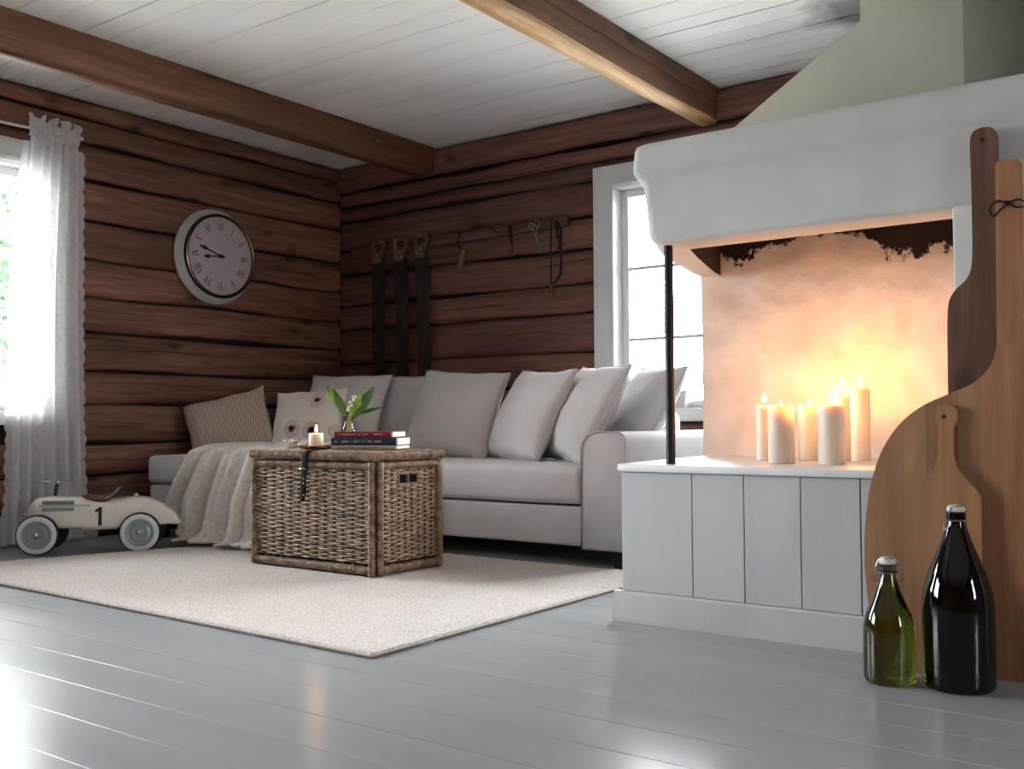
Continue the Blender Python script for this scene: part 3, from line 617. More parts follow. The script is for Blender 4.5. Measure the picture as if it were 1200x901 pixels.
# ------------------------------------------------------------------ fireplace
FP = thing('fireplace', 'white masonry hearth with wood-clad base, open corner and sloping chimney', 'fireplace', (0, 0, 0))
FY = 2.907
B().box(-1.668, 0.45, FY, 3.86, 0.0, 0.484).build('hearth_base', 'panel', FP, smooth=False)
px = [-1.676, -1.423, -1.251, -1.075, -0.902, -0.72, -0.545, -0.36, -0.18, 0.0, 0.2, 0.45]
for a, b_ in zip(px, px[1:]): B().box(a+0.0014, b_-0.0014, FY-0.016-random.random()*0.001, FY-0.001, 0.10, 0.4835, 0.0018, 1).build('plank', 'panel', FP, smooth=False)
b = B().box(-1.676, -1.6685, FY, 3.86, 0.1, 0.4835); b.build('side_plank', 'panel', FP, smooth=False)
B().prism([(FY-0.0175, 0.099), (FY-0.024, 0.093), (FY-0.030, 0.012), (FY-0.030, 0.0), (FY-0.002, 0.0), (FY-0.002, 0.099)], -1.705, 0.45, 'yz').build('plinth', 'panel', FP, smooth=False)
b = B(); sl = [(-1.682, FY-0.034), (0.45, FY-0.034), (0.45, 3.86), (-1.785, 3.86)]
b.prism(sl, 0.485, 0.510, 'xy', 0.006).build('hearth_slab', 'white', FP)
b = B(); bm_n = (80, 60)
def bwall(u, v):
    x = -1.765+u*(1.215); z = 0.5105+v*1.04
    return (x, 3.69+0.014*nz(x*3, z*3, 4)+0.006*nz(x*9, z*9, 1)+0.003*nz(x*26, z*40, 6), z)
g = B().grid(80, 60, bwall); g.build('back_wall', 'hearth', FP, angle=180)
B().box(-1.765, -0.55, 3.715, 3.86, 0.511, 1.55, 0.01).build('back_masonry', 'plasterw', FP)
B().box(-0.648, 0.45, FY, 3.70, 0.5105, 1.23, 0.008).build('pier', 'plasterw', FP)
# hood: outline rings at rising heights, open underneath
def ring(xl, yf, rad, n=10):
    pts = [(0.45, yf)]
    for i in range(n+1):
        a = R(90)*i/n; pts.append((xl+rad-rad*math.sin(a), yf+rad-rad*math.cos(a)))
    pts += [(xl-0.10, 3.20), (xl-0.20, 3.60), (xl-0.23, 3.86)]
    return pts
rings = [(1.220, -1.540, FY+0.006, .05), (1.225, -1.562, FY+0.001, .05), (1.236, -1.580, FY, .045), (1.255, -1.588, FY, .04), (1.34, -1.595, FY-.002, .04), (1.415, -1.604, FY-.004, .04), (1.428, -1.606, FY-.005, .04), (1.438, -1.614, FY-.010, .035), (1.448, -1.625, FY-.018, .035), (1.465, -1.630, FY-.024, .035), (1.525, -1.624, FY-.024, .035), (1.542, -1.618, FY-.018, .03), (1.550, -1.60, FY-.006, .03)]
vs = []; fs = []
for (z, xl, yf, rad) in rings:
    for (a, b_) in ring(xl, yf, rad): vs.append((a, b_+0.003*nz(a*4, z*6, 2), z+0.003*nz(a*3, 0, z)))
m = len(ring(0, 0, .05))
for i in range(len(rings)-1):
    for k in range(m-1): fs.append((i*m+k, i*m+k+1, (i+1)*m+k+1, (i+1)*m+k))
fs.append(tuple(range((len(rings)-1)*m, len(rings)*m)))          # top
# soffit of the lintel and the inner throat
inner = [(-0.648, 3.022)] + [(-1.40-0.0*i, 3.022) for i in range(1)] + [(-1.43, 3.05), (-1.50, 3.25), (-1.61, 3.60), (-1.63, 3.70)]
base0 = ring(*rings[0][1:])
def near(i): return i
k0 = len(vs)
sof = [(0.45, 3.045)] + [(-1.49, 3.045)]*1 + [(-1.50, 3.05)]*10 + [(-1.565, 3.25), (-1.665, 3.60), (-1.71, 3.86)]
for (a, b_) in sof: vs.append((a, b_+0.004*nz(a*6, 1, 1), 1.218+0.003*nz(a*9, b_*5, 3)))
for k in range(m-1): fs.append((k, k+1, k0+k+1, k0+k))
mesh('hood', vs, fs, 'plasterw', FP, angle=50)
vs = []; fs = []
for z in (1.2185, 1.50):
    for (a, b_) in sof: vs.append((a+0.001, b_+0.001, z))
for k in range(m-1): fs.append((k, k+1, m+k+1, m+k))
fs.append(tuple(range(m, 2*m))); mesh('flue_throat', vs, fs, 'soot_and_shade', FP, smooth=False)
B().prism([(-1.365, 1.546), (0.45, 1.546), (0.45, 1.549), (-1.355, 1.549)], 2.96, 3.84, 'xz').build('mantel_top', 'plasterw', FP, smooth=False)
# chimney: sloping left flank, then straight up; it stops short of the right end of the hood
def chim():
    yf, yb = 3.0, 4.30
    ol = [(-1.372, 1.549), (-0.915, 1.832), (-0.915, ZC-0.001), (-0.628, ZC-0.001), (-0.628, 1.549)]
    B().prism(ol, yf, yb, 'xz', 0.008).build('chimney_breast', 'chimney', FP)
chim()
B().tube([(-1.516, 2.932, 0.5105), (-1.517, 2.935, 0.60), (-1.522, 2.943, 0.92), (-1.522, 2.943, 0.935), (-1.527, 2.953, 1.10), (-1.530, 2.957, 1.2225)], [.0155, .015, .0145, .0165, .0145, .0145], 12).build('iron_post', 'iron', FP)

# candles
def flame(b, x, y, z, h):
    pr = [(0.0004, 0), (h*.16, h*.12), (h*.20, h*.28), (h*.15, h*.52), (h*.07, h*.80), (0.0004, h)]
    return b.lathe(pr, 10, (x, y, z))
def candle(x, y, z, r, h, well, fh, label, group, fm='flame'):
    t = thing('pillar_candle', label, 'candle', (x, y, z), (0, 0, 0), group)
    wz = h-well
    pr = [(0.0005, 0), (r*.95, 0), (r, r*.06), (r, h-r*.12), (r*.96, h-0.002), (r*.88, h), (r*.80, h-0.003), (r*.72, wz+0.004 if well > 0.008 else h-0.004), (r*.4, wz), (0.0005, wz)]
    B().lathe(pr, 36).build('wax_body', 'wax', t, angle=60)
    B().tube([(0, 0, wz-0.001), (0.0006, 0, wz+0.005), (0.002, 0, wz+0.011)], .0011, 6).build('wick', 'wick', t)
    flame(B(), 0.001, 0, wz+0.0115, fh).build('flame', fm, t)
G = 'candles burning in the hearth'
HZ = 0.5102
candle(-1.385, 3.385, HZ, .027, .193, .003, .030, 'slim white candle burning leftmost in the hearth', G)
candle(-1.236, 3.160, HZ, .042, .188, .030, .030, 'wide white candle in the hearth whose flame has sunk below its rim, second from left', G)
candle(-1.252, 3.455, HZ, .036, .190, .026, .032, 'pale candle at the back of the hearth between the two wide front ones', G)
candle(-1.078, 3.175, HZ, .042, .185, .004, .034, 'wide white candle at the front of the hearth, right of the sunken one', G)
candle(-1.147, 3.50, HZ, .030, .247, .004, .029, 'tall candle at the back wall of the hearth, half hidden by a front candle', G)
candle(-1.072, 3.45, HZ, .032, .250, .003, .028, 'tall candle standing rightmost in the hearth', G)

# ------------------------------------------------------------------ boards leaning on the fireplace, bottles
def lean(y0, y1, z1): return math.atan2(y1-y0, z1)
def spline(pts, n=8):
    out = []
    for i in range(len(pts)-1):
        p0 = Vector(pts[max(0, i-1)]); p1 = Vector(pts[i]); p2 = Vector(pts[i+1]); p3 = Vector(pts[min(len(pts)-1, i+2)])
        for k in range(n):
            s = k/n; out.append(tuple(0.5*((2*p1)+(-p0+p2)*s+(2*p0-5*p1+4*p2-p3)*s*s+(-p0+3*p1-3*p2+p3)*s**3)))
    out.append(tuple(pts[-1])); return out
# dark paddle
pd = thing('bread_paddle', 'dark brown long-handled wooden paddle leaning against the fireplace pier', 'paddle', (-0.558, 2.835, 0), (-lean(2.835, 2.878, 1.41), 0, 0))
half = spline([(0.0, 1.418), (0.022, 1.412), (0.033, 1.385), (0.032, 1.30), (0.031, 1.15), (0.033, 1.06), (0.046, 1.02), (0.080, 0.985), (0.094, 0.94), (0.096, 0.80), (0.094, 0.5), (0.086, 0.15), (0.075, 0.0)], 5)
ol = [(a, b_) for a, b_ in half]+[(-a, b_) for a, b_ in half[::-1][:-1]]
b = B().prism(ol, -0.009, 0.009, 'xz'); b.build('paddle_blade', 'paddle', pd, smooth=False)
B().lathe([(0.006, -0.0100), (0.006, -0.0092)], 12, (-0.003, 0, 1.385), 'y').build('hanging_hole', 'wick', pd)
# the big peel, glued up from staves
PX, PY0 = -0.496, 2.785
peel = thing('bread_peel', 'large pale wooden bread peel with rounded shoulders leaning on the fireplace', 'bread peel', (PX, PY0, 0), (-lean(PY0, 2.850, 1.315), 0, 0))
prof = spline([(0.030, 0.93), (0.032, 0.84), (0.045, 0.79), (0.085, 0.745), (0.150, 0.715), (0.215, 0.685), (0.275, 0.635), (0.322, 0.56), (0.350, 0.47), (0.362, 0.39), (0.366, 0.30), (0.362, 0.20), (0.345, 0.10), (0.315, 0.03), (0.285, 0.0)], 6)
def hw_at(prof, x):   # z range of the outline at |x|
    x = abs(x); zs = []
    for (a0, z0), (a1, z1) in zip(prof, prof[1:]):
        if (a0-x)*(a1-x) <= 0 and a0 != a1: zs.append(z0+(z1-z0)*(x-a0)/(a1-a0))
    return (max(zs) if zs else 0.0), (min(zs) if len(zs) > 1 else 0.0)
cuts = [-0.366, -0.292, -0.262, -0.206, -0.125, -0.062, 0.031, 0.12, 0.205, 0.29, 0.366]; mats = ['peel', 'peel', 'peel_b', 'peel', 'peel_b', 'peel_c', 'peel', 'peel_b', 'peel_c', 'peel']
for (a, b_), mt in zip(zip(cuts, cuts[1:]), mats):
    n = 12; top = []; bot = []
    for i in range(n+1):
        x = a+(b_-a)*i/n; xx = min(abs(x), 0.3655); 
        zt, zb_ = hw_at(prof, xx)
        if xx <= 0.0325: zt = 0.84
        if xx <= 0.285: zb_ = 0.0
        top.append((x, zt)); bot.append((x, zb_))
    B().prism([p for p in bot]+[p for p in top[::-1]], -0.010, 0.010, 'xz').build('stave', mt, peel, smooth=False)
B().prism([(-0.031, 0.8405), (0.031, 0.8405), (0.030, 1.306), (0.024, 1.316), (-0.024, 1.316), (-0.030, 1.306)], -0.0101, 0.0101, 'xz').build('handle', 'peel_c', peel, smooth=False)
B().lathe([(0.007, -0.0112), (0.007, -0.0102)], 12, (-0.002, 0, 1.203), 'y').build('hanging_hole', 'wick', peel)
lp = [(-0.004+0.038*math.cos(a), -0.0135, 1.197+0.034*math.sin(a)) for a in [i*2*math.pi/24 for i in range(24)]]
B().tube([(-0.002, -0.0135, 1.203), (-0.022, -0.0145, 1.212), (-0.037, -0.0125, 1.205), (-0.046, -0.006, 1.192), (-0.040, -0.003, 1.176), (-0.034, -0.0128, 1.172), (-0.020, -0.0145, 1.186), (-0.003, -0.0135, 1.201)], .0022, 6).build('leather_cord', 'leather', peel)
B().tube([(0.0, -0.0135, 1.203), (0.022, -0.0145, 1.210), (0.038, -0.0125, 1.203), (0.040, -0.008, 1.19), (0.02, -0.0145, 1.188), (0.0, -0.0135, 1.201)], .0022, 6).build('leather_cord', 'leather', peel)
# small serving board in front of the peel
sb = thing('serving_board', 'small wooden serving board with knobbed handle in front of the big peel', 'cutting board', (-0.647, 2.738, 0), (-lean(2.738, 2.795, 0.67), 0, 0))
half = spline([(0.0, 0.690), (0.022, 0.682), (0.0285, 0.662), (0.027, 0.646), (0.0195, 0.632), (0.018, 0.60), (0.020, 0.555), (0.029, 0.525), (0.055, 0.492), (0.080, 0.462), (0.084, 0.43), (0.084, 0.2), (0.083, 0.02), (0.075, 0.0)], 5)
ol = [(a, b_) for a, b_ in half]+[(-a, b_) for a, b_ in half[::-1][:-1]]
B().prism(ol, -0.009, 0.009, 'xz').build('board_blade', 'board', sb, smooth=False)
B().lathe([(0.005, -0.0100), (0.005, -0.0092)], 12, (-0.004, 0, 0.658), 'y').build('hanging_hole', 'wick', sb)

def bottle(x, y, s, prof, mat, label, rot):
    t = thing('swing_top_bottle', label, 'bottle', (x, y, 0), (0, 0, rot), 'swing-top bottles on the floor')
    B().lathe(prof, 48).build('glass_body', mat, t, angle=50)
    zt = prof[-1][1]; r = 0.0195
    B().lathe([(r*1.02, zt+.001), (r*1.08, zt+.003), (r*1.05, zt+.012), (r*.8, zt+.0165), (0.0005, zt+.018)], 24).build('stopper', 'porcelain', t)
    w = B(); w.tube([(r*1.12*math.cos(a), r*1.12*math.sin(a), zt-.020) for a in [i*2*math.pi/20 for i in range(20)]], .0016, 6, True)
    for sx in (-1, 1):
        w.tube([(sx*r*1.15, 0, zt-.020), (sx*r*1.45, -.004, zt-.006), (sx*r*1.1, -.003, zt+.010), (sx*r*.4, -.0165, zt+.016)], .0016, 6)
        w.tube([(sx*r*1.15, 0, zt-.020), (sx*r*1.9, .003, zt-.024), (sx*r*1.85, .005, zt-.044), (sx*r*1.1, .004, zt-.036)], .0018, 6)
    w.tube([(-r*.4, -.0165, zt+.016), (r*.4, -.0165, zt+.016)], .0016, 6)
    w.build('wire_bail', 'steel', t)
    B().lathe([(r*.93, zt-.003), (r*1.12, zt-.001), (r*1.12, zt+.0015), (r*.9, zt+.002)], 24).build('gasket', 'redseat', t)
bottle(-0.747, 2.60, 1, [(0.0005, .006), (.040, .004), (.054, .0), (.060, .006), (.062, .016), (.062, .120), (.060, .145), (.053, .172), (.040, .200), (.029, .226), (.022, .248), (.0185, .264), (.0178, .270), (.0220, .272), (.0220, .288), (.0175, .290)], 'bottlegreen', 'smaller olive green swing-top bottle on the floor by the planked hearth', R(15))
bottle(-0.594, 2.640, 1, [(0.0005, .008), (.055, .005), (.072, .0), (.080, .006), (.083, .018), (.083, .165), (.082, .205), (.077, .240), (.065, .280), (.050, .316), (.036, .350), (.027, .376), (.0205, .396), (.0195, .403), (.0225, .405), (.0225, .422), (.018, .424)], 'bottledark', 'larger almost black swing-top bottle standing in front of the bread peel', R(60))

# ------------------------------------------------------------------ rug
def rug():
    x0, x1, y0, y1 = -4.83, -1.972, 2.040, 3.80; nx, ny = 330, 250; vs = []; fs = []
    rnd = random.Random(2)
    for j in range(ny):
        for i in range(nx):
            u, v = i/(nx-1), j/(ny-1); xa = -4.83+.53*v; x = xa+(x1-xa)*u-.02*v*u; y_ = (y0+.08*(1-u)*(1-v))*(1-v)+y1*v
            e = min(u*(x1-x0), (1-u)*(x1-x0), v*(y1-y0), (1-v)*(y1-y0))
            h = 0.0055+0.0065*min(1, e/0.012)**0.5+0.0032*rnd.random()*min(1, e/0.01)
            wob = 0.006 if e < 0.001 else 0
            vs.append((x+wob*nz(y_*9, 1, 2)+rnd.uniform(-.002, .002), y_+wob*nz(x*9, 4, 2)+rnd.uniform(-.002, .002), h if e > 1e-6 else 0.0015))
    for j in range(ny-1):
        for i in range(nx-1): fs.append((j*nx+i, j*nx+i+1, (j+1)*nx+i+1, (j+1)*nx+i))
    o = mesh('area_rug', vs, fs, 'rug', angle=180)
    t = tag(o, 'large cream wool rug lying on the grey painted floorboards', 'rug')
    b = B(); b.tube([(x0, y0+.08, .004), (x1, y0, .004), (x1-.02, y1, .004), (x0+.53, y1, .004)], .0035, 5, True); b.build('bound_edge', 'greyink', t)
rug()
RZ = 0.0135

# ------------------------------------------------------------------ wicker chest
def weave(b, O, U, N, width, z0, z1, nst, nrow, slot=None, seed=0):
    """rows of cane in front of and behind upright stakes"""
    rnd = random.Random(seed); O, U, N = Vector(O), Vector(U), Vector(N)
    dz = (z1-z0)/nrow
    for j in range(nrow):
        z = z0+(j+.5)*dz; spans = [(0.0, width)]
        if slot and slot[2] < z < slot[3]: spans = [(0.0, slot[0]), (slot[1], width)]
        amp = 0.0054
        for (s0, s1) in spans:
            n = max(3, int((s1-s0)/width*nst*4)); pts = []; jit = rnd.uniform(-.001, .001); rr = dz*0.50*rnd.uniform(.9, 1.12); ph = rnd.uniform(-.15, .15)
            for i in range(n+1):
                u = s0+(s1-s0)*i/n; k = u/width*nst
                pts.append(O+U*u+N*(amp*math.cos(math.pi*(k+j)+ph)+0.001*rnd.random())+Vector((0, 0, z+jit+0.0016*nz(u*9, j, seed))))
            b.tube(pts, rr, 5)
CX0, CX1, CY0, CY1 = -3.690, -2.915, 3.030, 3.462
CH = thing('wicker_chest', 'brown woven wicker chest with lid standing on the cream rug', 'chest', ((CX0+CX1)/2, (CY0+CY1)/2, RZ))
cw, cd = (CX1-CX0)/2, (CY1-CY0)/2; CT = 0.472
def panel(name, O, U, N, w, nst, slot=None, seed=0):
    b = B(); weave(b, O, U, N, w, 0.052, CT-0.035, nst, 40, slot, seed); p = stuff(b.build(name, 'wicker', CH, angle=80))
    s = B(); O_, U_ = Vector(O), Vector(U)
    for k in range(nst+1):
        q = O_+U_*(w*k/nst); top = CT-0.03
        if slot and slot[0]-.004 < w*k/nst < slot[1]+.004: top = slot[2]
        s.tube([(q.x, q.y, 0.04), (q.x, q.y, top)], .0052, 6)
    stuff(s.build('stakes', 'stake', CH))
e = 0.030
panel('woven_panel', (-cw+e, -cd+.012, 0), (1, 0, 0), (0, -1, 0), 2*cw-2*e, 13, None, 1)
panel('woven_panel', (-cw+e, cd-.012, 0), (1, 0, 0), (0, 1, 0), 2*cw-2*e, 14, None, 2)
panel('woven_panel', (cw-.012, -cd+e, 0), (0, 1, 0), (1, 0, 0), 2*cd-2*e, 9, (0.115, 0.238, 0.376, 0.418), 3)
panel('woven_panel', (-cw+.012, -cd+e, 0), (0, 1, 0), (-1, 0, 0), 2*cd-2*e, 9, None, 4)
b = B(); b.box(-cw+.022, cw-.022, -cd+.022, cd-.022, 0.02, CT-0.02); b.build('inner_shade_box', 'soot_and_shade', CH, smooth=False)  # dark box painted as the shade behind weave and hand slot
def wrapped(b, p, q, r, pitch=0.0085, n=8, sq=None, seed=0):
    p, q = Vector(p), Vector(q); L = (q-p).length; m = int(L/pitch); pts = []; rs = []; rnd = random.Random(seed)
    for i in range(m):
        f = rnd.uniform(.95, 1.05)
        for s, k in ((0.08, .90), (0.35, 1.03), (0.65, 1.03), (0.92, .90)): pts.append(p+(q-p)*((i+s)/m)); rs.append(r*k*f)
    b.tube(pts, rs, n, squash=sq)
for sx in (-1, 1):
    for sy in (-1, 1):
        b = B(); x, y_ = sx*(cw-.019), sy*(cd-.019)
        wrapped(b, (x-.002*sx, y_+.017*sy-sy*.0, 0.004), (x-.002*sx, y_+.017*sy, CT), .0155, .010, 8, seed=sx+3*sy); 
        wrapped(b, (x+.017*sx, y_-.012*sy, 0.004), (x+.017*sx, y_-.012*sy, CT), .0155, .010, 8, seed=sx+5*sy)
        b.build('corner_post', 'wrap', CH, angle=80)
for z, r in ((0.024, .019), (CT-.018, .017)):
    for sy in (-1, 1):
        b = B(); wrapped(b, (-cw+.03, sy*(cd-.010), z), (cw-.03, sy*(cd-.010), z), r, .014 if z < .1 else .009, 8, seed=int(z*100)); b.build('rail', 'wrap', CH, angle=80)
    for sx in (-1, 1):
        b = B(); wrapped(b, (sx*(cw-.010), -cd+.03, z), (sx*(cw-.010), cd-.03, z), r, .014 if z < .1 else .009, 8, seed=int(z*90)); b.build('rail', 'wrap', CH, angle=80)
b = B(); ys = -cd+e
for (u0, u1, w0, w1) in ((0.113, 0.240, 0.414, 0.424), (0.113, 0.240, 0.370, 0.378), (0.113, 0.121, 0.374, 0.42), (0.232, 0.240, 0.374, 0.42), (0.172, 0.181, 0.374, 0.42)): b.box(cw-.018, cw-.003, ys+u0, ys+u1, w0, w1, .002)
b.build('hand_slot_frame', 'wrap', CH)
LZ0, LZ1 = CT+.002, 0.513
lid = B()
for sy in (-1, 1): wrapped(lid, (-cw-.004, sy*(cd-.006), (LZ0+LZ1)/2), (cw+.004, sy*(cd-.006), (LZ0+LZ1)/2), .0195, .0085, 10, seed=sy)
for sx in (-1, 1): wrapped(lid, (sx*(cw-.008), -cd, (LZ0+LZ1)/2), (sx*(cw-.008), cd, (LZ0+LZ1)/2), .0195, .0085, 10, seed=sx+7)
L_ = lid.build('lid', 'wrap', CH, angle=80)
b = B()
for j in range(24):
    y_ = -cd+.02+(2*cd-.04)*(j+.5)/24; b.tube([(-cw+.012+(2*cw-.024)*i/56, y_, LZ1-.007+.0022*math.cos(math.pi*(i/4+j))) for i in range(57)], .0085, 5)
stuff(b.build('woven_top', 'wicker', L_, angle=80))
LTOP = RZ+LZ1+0.0045
st = B(); sxp = -0.012
def strap(u, v):
    path = [(-cd+.05, LZ1+.0035), (-cd+.012, LZ1+.004), (-cd-.012, LZ1-.002), (-cd-.024, LZ1-.018), (-cd-.024, .44), (-cd-.026, .40), (-cd-.020, .345), (-cd-.022, .298)]
    k = v*(len(path)-1); i = min(int(k), len(path)-2); s = k-i; y_ = path[i][0]*(1-s)+path[i+1][0]*s; z = path[i][1]*(1-s)+path[i+1][1]*s
    return ((u-.5)*.038*(1-.25*v)+sxp-.006*v+.012*math.sin(v*4)*v, y_, z)
st.grid(4, 30, strap); strap_o = st.build('leather_strap', 'leather', CH, angle=180)
sm = strap_o.modifiers.new('thickness', 'SOLIDIFY'); sm.thickness = 0.004
for zz_ in (0.44, 0.395, 0.375, 0.325): B().lathe([(.0045, -.004), (.003, -.0065), (.0005, -.007)], 10, (sxp+.004, -cd-.026, zz_), 'y').build('rivet', 'chrome', strap_o)
B().box(sxp-.022, sxp+.020, -cd-.031, -cd-.027, .434, .439, .001).build('buckle', 'chrome', strap_o)

# things on the chest
t = thing('candle_plate', 'round copper candle plate on the left of the wicker chest', 'plate', (-3.372, 3.130, LTOP+0.0005))
B().lathe([(0.0005, 0), (.058, 0), (.078, .006), (.086, .010), (.086, .012), (.076, .0085), (.056, .0025), (0.0005, .0025)], 48).build('dish', 'copper', t)
B().lathe([(.040, .0026), (.041, .014), (.0395, .014), (.0385, .0026)], 32, close=False).build('candle_cup', 'copper', t)
candle(-3.372, 3.130, LTOP+.0032, .032, .068, .005, .030, 'short ivory candle burning on the copper plate on the chest', 'candle on the chest', 'flame_small')
BT = R(25)
def book(off, z, L, D, H, rot, cov, label, ink, over):
    t = thing('hardback_book', label, 'book', (-3.243+off[0], 3.100+off[1], z), (0, 0, BT+R(rot)), 'books stacked on the wicker chest')
    b = B(); b.box(0, L, 0.002, D, 0, .003, .0008, 1); b.box(0, L, 0.002, D, H-.003, H, .0008, 1)
    b.prism([(0, 0), (0, H), (-.004, H*.8), (-.005, H*.5), (-.004, H*.2)], 0, L, 'yz'); b.build('cover', cov, t)
    B().box(-.0015+.004, L+over, .003, D-.006, .0031, H-.0031).build('page_block', 'paper', t, smooth=False)
    rnd = random.Random(len(label)); g = B(); u = .016   # worn, unreadable lettering
    while u < L*.86:
        if rnd.random() < .16: u += .008; continue
        hh = H*.13; yy_ = -.0053; w = .0024
        g.add([(u, yy_, H*.5-hh), (u+.0011, yy_, H*.5-hh), (u+.0011, yy_, H*.5+hh), (u, yy_, H*.5+hh)], [(0, 1, 2, 3)])
        zc_ = H*.5+rnd.choice((-hh*.9, 0, hh*.8)); g.add([(u, yy_, zc_-.0006), (u+w, yy_, zc_-.0006), (u+w, yy_, zc_+.0006), (u, yy_, zc_+.0006)], [(0, 1, 2, 3)])
        if rnd.random() < .6: g.add([(u+w-.0009, yy_, H*.5-hh), (u+w, yy_, H*.5-hh), (u+w, yy_, H*.5+hh), (u+w-.0009, yy_, H*.5+hh)], [(0, 1, 2, 3)])
        u += .0038
    g.build('spine_lettering', ink, t, smooth=False)
book((0, 0), LTOP+.0005, .292, .19, .017, 0, 'beige', 'thin beige book at the bottom of the stack on the chest', 'greyink', .004)
book((-.002, .002), LTOP+.018, .292, .195, .034, .6, 'navy', 'thick navy blue book in the middle of the stack on the chest', 'ink', .006)
book((.010, .010), LTOP+.0525, .258, .18, .026, -1.0, 'red', 'dark red book on top of the stack on the chest', 'ink', .006)

def leafshape(b, base, tip, wid, bend, twist=0.0):
    base, tip = Vector(base), Vector(tip); d = tip-base; side = d.cross(Vector((-.6, .8, .1))).normalized() if twist == 0 else d.cross(Vector((math.cos(twist), math.sin(twist), .3))).normalized()
    nrm = side.cross(d).normalized()
    def f(u, v):
        w = wid*math.sin(math.pi*min(1, v*.92+.05))**.8*(1-.25*v); s = (u-.5)*2
        return tuple(base+d*v+nrm*(bend*math.sin(math.pi*v)+abs(s)*w*.35)+side*(s*w))
    b.grid(7, 16, f); return b
VX, VY = -3.415, 3.372
V = thing('flower_vase', 'small clear glass vase behind the stack of books', 'vase', (VX, VY, LTOP+.0005))
B().lathe([(0.0005, .001), (.040, .0), (.050, .004), (.053, .022), (.045, .055), (.028, .088), (.019, .112), (.017, .130), (.022, .146), (.0205, .146), (.0155, .130), (.0175, .112), (.0265, .088), (.0435, .055), (.0515, .022), (.047, .006), (0.0005, .004)], 40, close=False).build('glass_body', 'vase', V)
FL = thing('lily_of_the_valley', 'sprig of lily of the valley with broad green leaves in the glass vase', 'flowers', (VX, VY, LTOP+.012))
rt = Vector((.807, .59, 0))
def lp_(r_, z, dpt=0): return tuple(rt*r_+Vector((-.59, .807, 0))*dpt+Vector((0, 0, z)))
leafshape(B(), lp_(.006, .12), lp_(-.105, .275, .01), .027, .012).build('leaf', 'leaf', FL, angle=180)
leafshape(B(), lp_(0, .12), lp_(-.070, .262, -.015), .022, -.010).build('leaf', 'leafdark', FL, angle=180)
leafshape(B(), lp_(.010, .12), lp_(.060, .235, -.03), .024, .010).build('leaf', 'leaf', FL, angle=180)
leafshape(B(), lp_(.014, .12), lp_(.118, .272, .02), .030, -.008).build('leaf', 'leafdark', FL, angle=180)
leafshape(B(), lp_(.02, .14), lp_(.155, .175, 0), .011, .012, 1.2).build('leaf', 'leafdark', FL, angle=180)
for k, (a, z) in enumerate(((.0, .0), (.01, .0), (-.008, .0), (.006, .0), (-.004, 0))):
    B().tube([lp_(a*1.5, .004, .004*k-.008), lp_(a*.6+.002*k-.004, .085), lp_(.004+.003*k, .14)], .0032, 6).build('stem', 'stem', FL)
b = B(); b.tube([lp_(.006, .14, -.02), lp_(.016, .195, -.03), lp_(.036, .225, -.035)], .0016, 5); b.build('flower_stalk', 'leaf', FL)
for (r_, z) in ((.006, .178), (.020, .186), (.012, .200), (.028, .212), (.036, .226), (.024, .224), (.002, .165)):
    B().lathe([(0.0005, .006), (.004, .005), (.0062, .001), (.0066, -.004), (.0078, -.006)], 10, lp_(r_, z, -.036), close=False).build('bell_flower', 'petal', FL)

# ------------------------------------------------------------------ sofa
SO = thing('corner_sofa', 'light grey fabric corner sofa with chaise against the log walls', 'sofa', (-3.7, 4.5, 0))
def spart(name, x0, x1, y0, y1, z0, z1, bev, mat='sofa', puff=0.0, seg=4, par=None):
    """a rounded, slightly stuffed block in world coordinates"""
    bm = bmesh.new(); bmesh.ops.create_cube(bm, size=1)
    for v in bm.verts: v.co = Vector(((x0+x1)/2+v.co.x*(x1-x0), (y0+y1)/2+v.co.y*(y1-y0), (z0+z1)/2+v.co.z*(z1-z0)))
    bmesh.ops.bevel(bm, geom=bm.edges[:], offset=bev, segments=seg, affect='EDGES', profile=0.5)
    bmesh.ops.subdivide_edges(bm, edges=[e_ for e_ in bm.edges if e_.calc_length() > .15], cuts=7, use_grid_fill=True)
    cx, cy, cz = (x0+x1)/2, (y0+y1)/2, (z0+z1)/2
    for v in bm.verts:
        u, w = (v.co.x-cx)/(x1-x0)*2, (v.co.y-cy)/(y1-y0)*2; h = (v.co.z-cz)/(z1-z0)*2
        pf = puff*max(0, 1-abs(u)**3)*max(0, 1-abs(w)**3)
        v.co.z += pf*(1 if h > 0 else -.2)+puff*.15*nz(v.co.x*4, v.co.y*4, z0)
        if puff: v.co.y -= puff*.35*max(0, 1-h*h)*max(0, -w)*max(0, 1-abs(u)**4)
    me = bpy.data.meshes.new(name); bm.to_mesh(me); bm.free(); o = finish(name, me, mat, SO if par is None else par, angle=60)
    if par is None: o.location = (3.7, -4.5, 0)
    return o
SF = 3.885
spart('seat_base', -4.34, -2.452, SF, 4.88, .085, .262, .012)
spart('chaise_base', -5.10, -4.345, 3.462, 4.88, .085, .300, .012)
spart('seat_cushion', -4.30, -2.462, SF-.012, 4.66, .272, .440, .030, puff=.014)
spart('chaise_cushion', -5.11, -4.31, 3.448, 4.66, .308, .465, .030, puff=.014)
spart('backrest', -5.10, -2.452, 4.665, 4.89, .285, .70, .05)
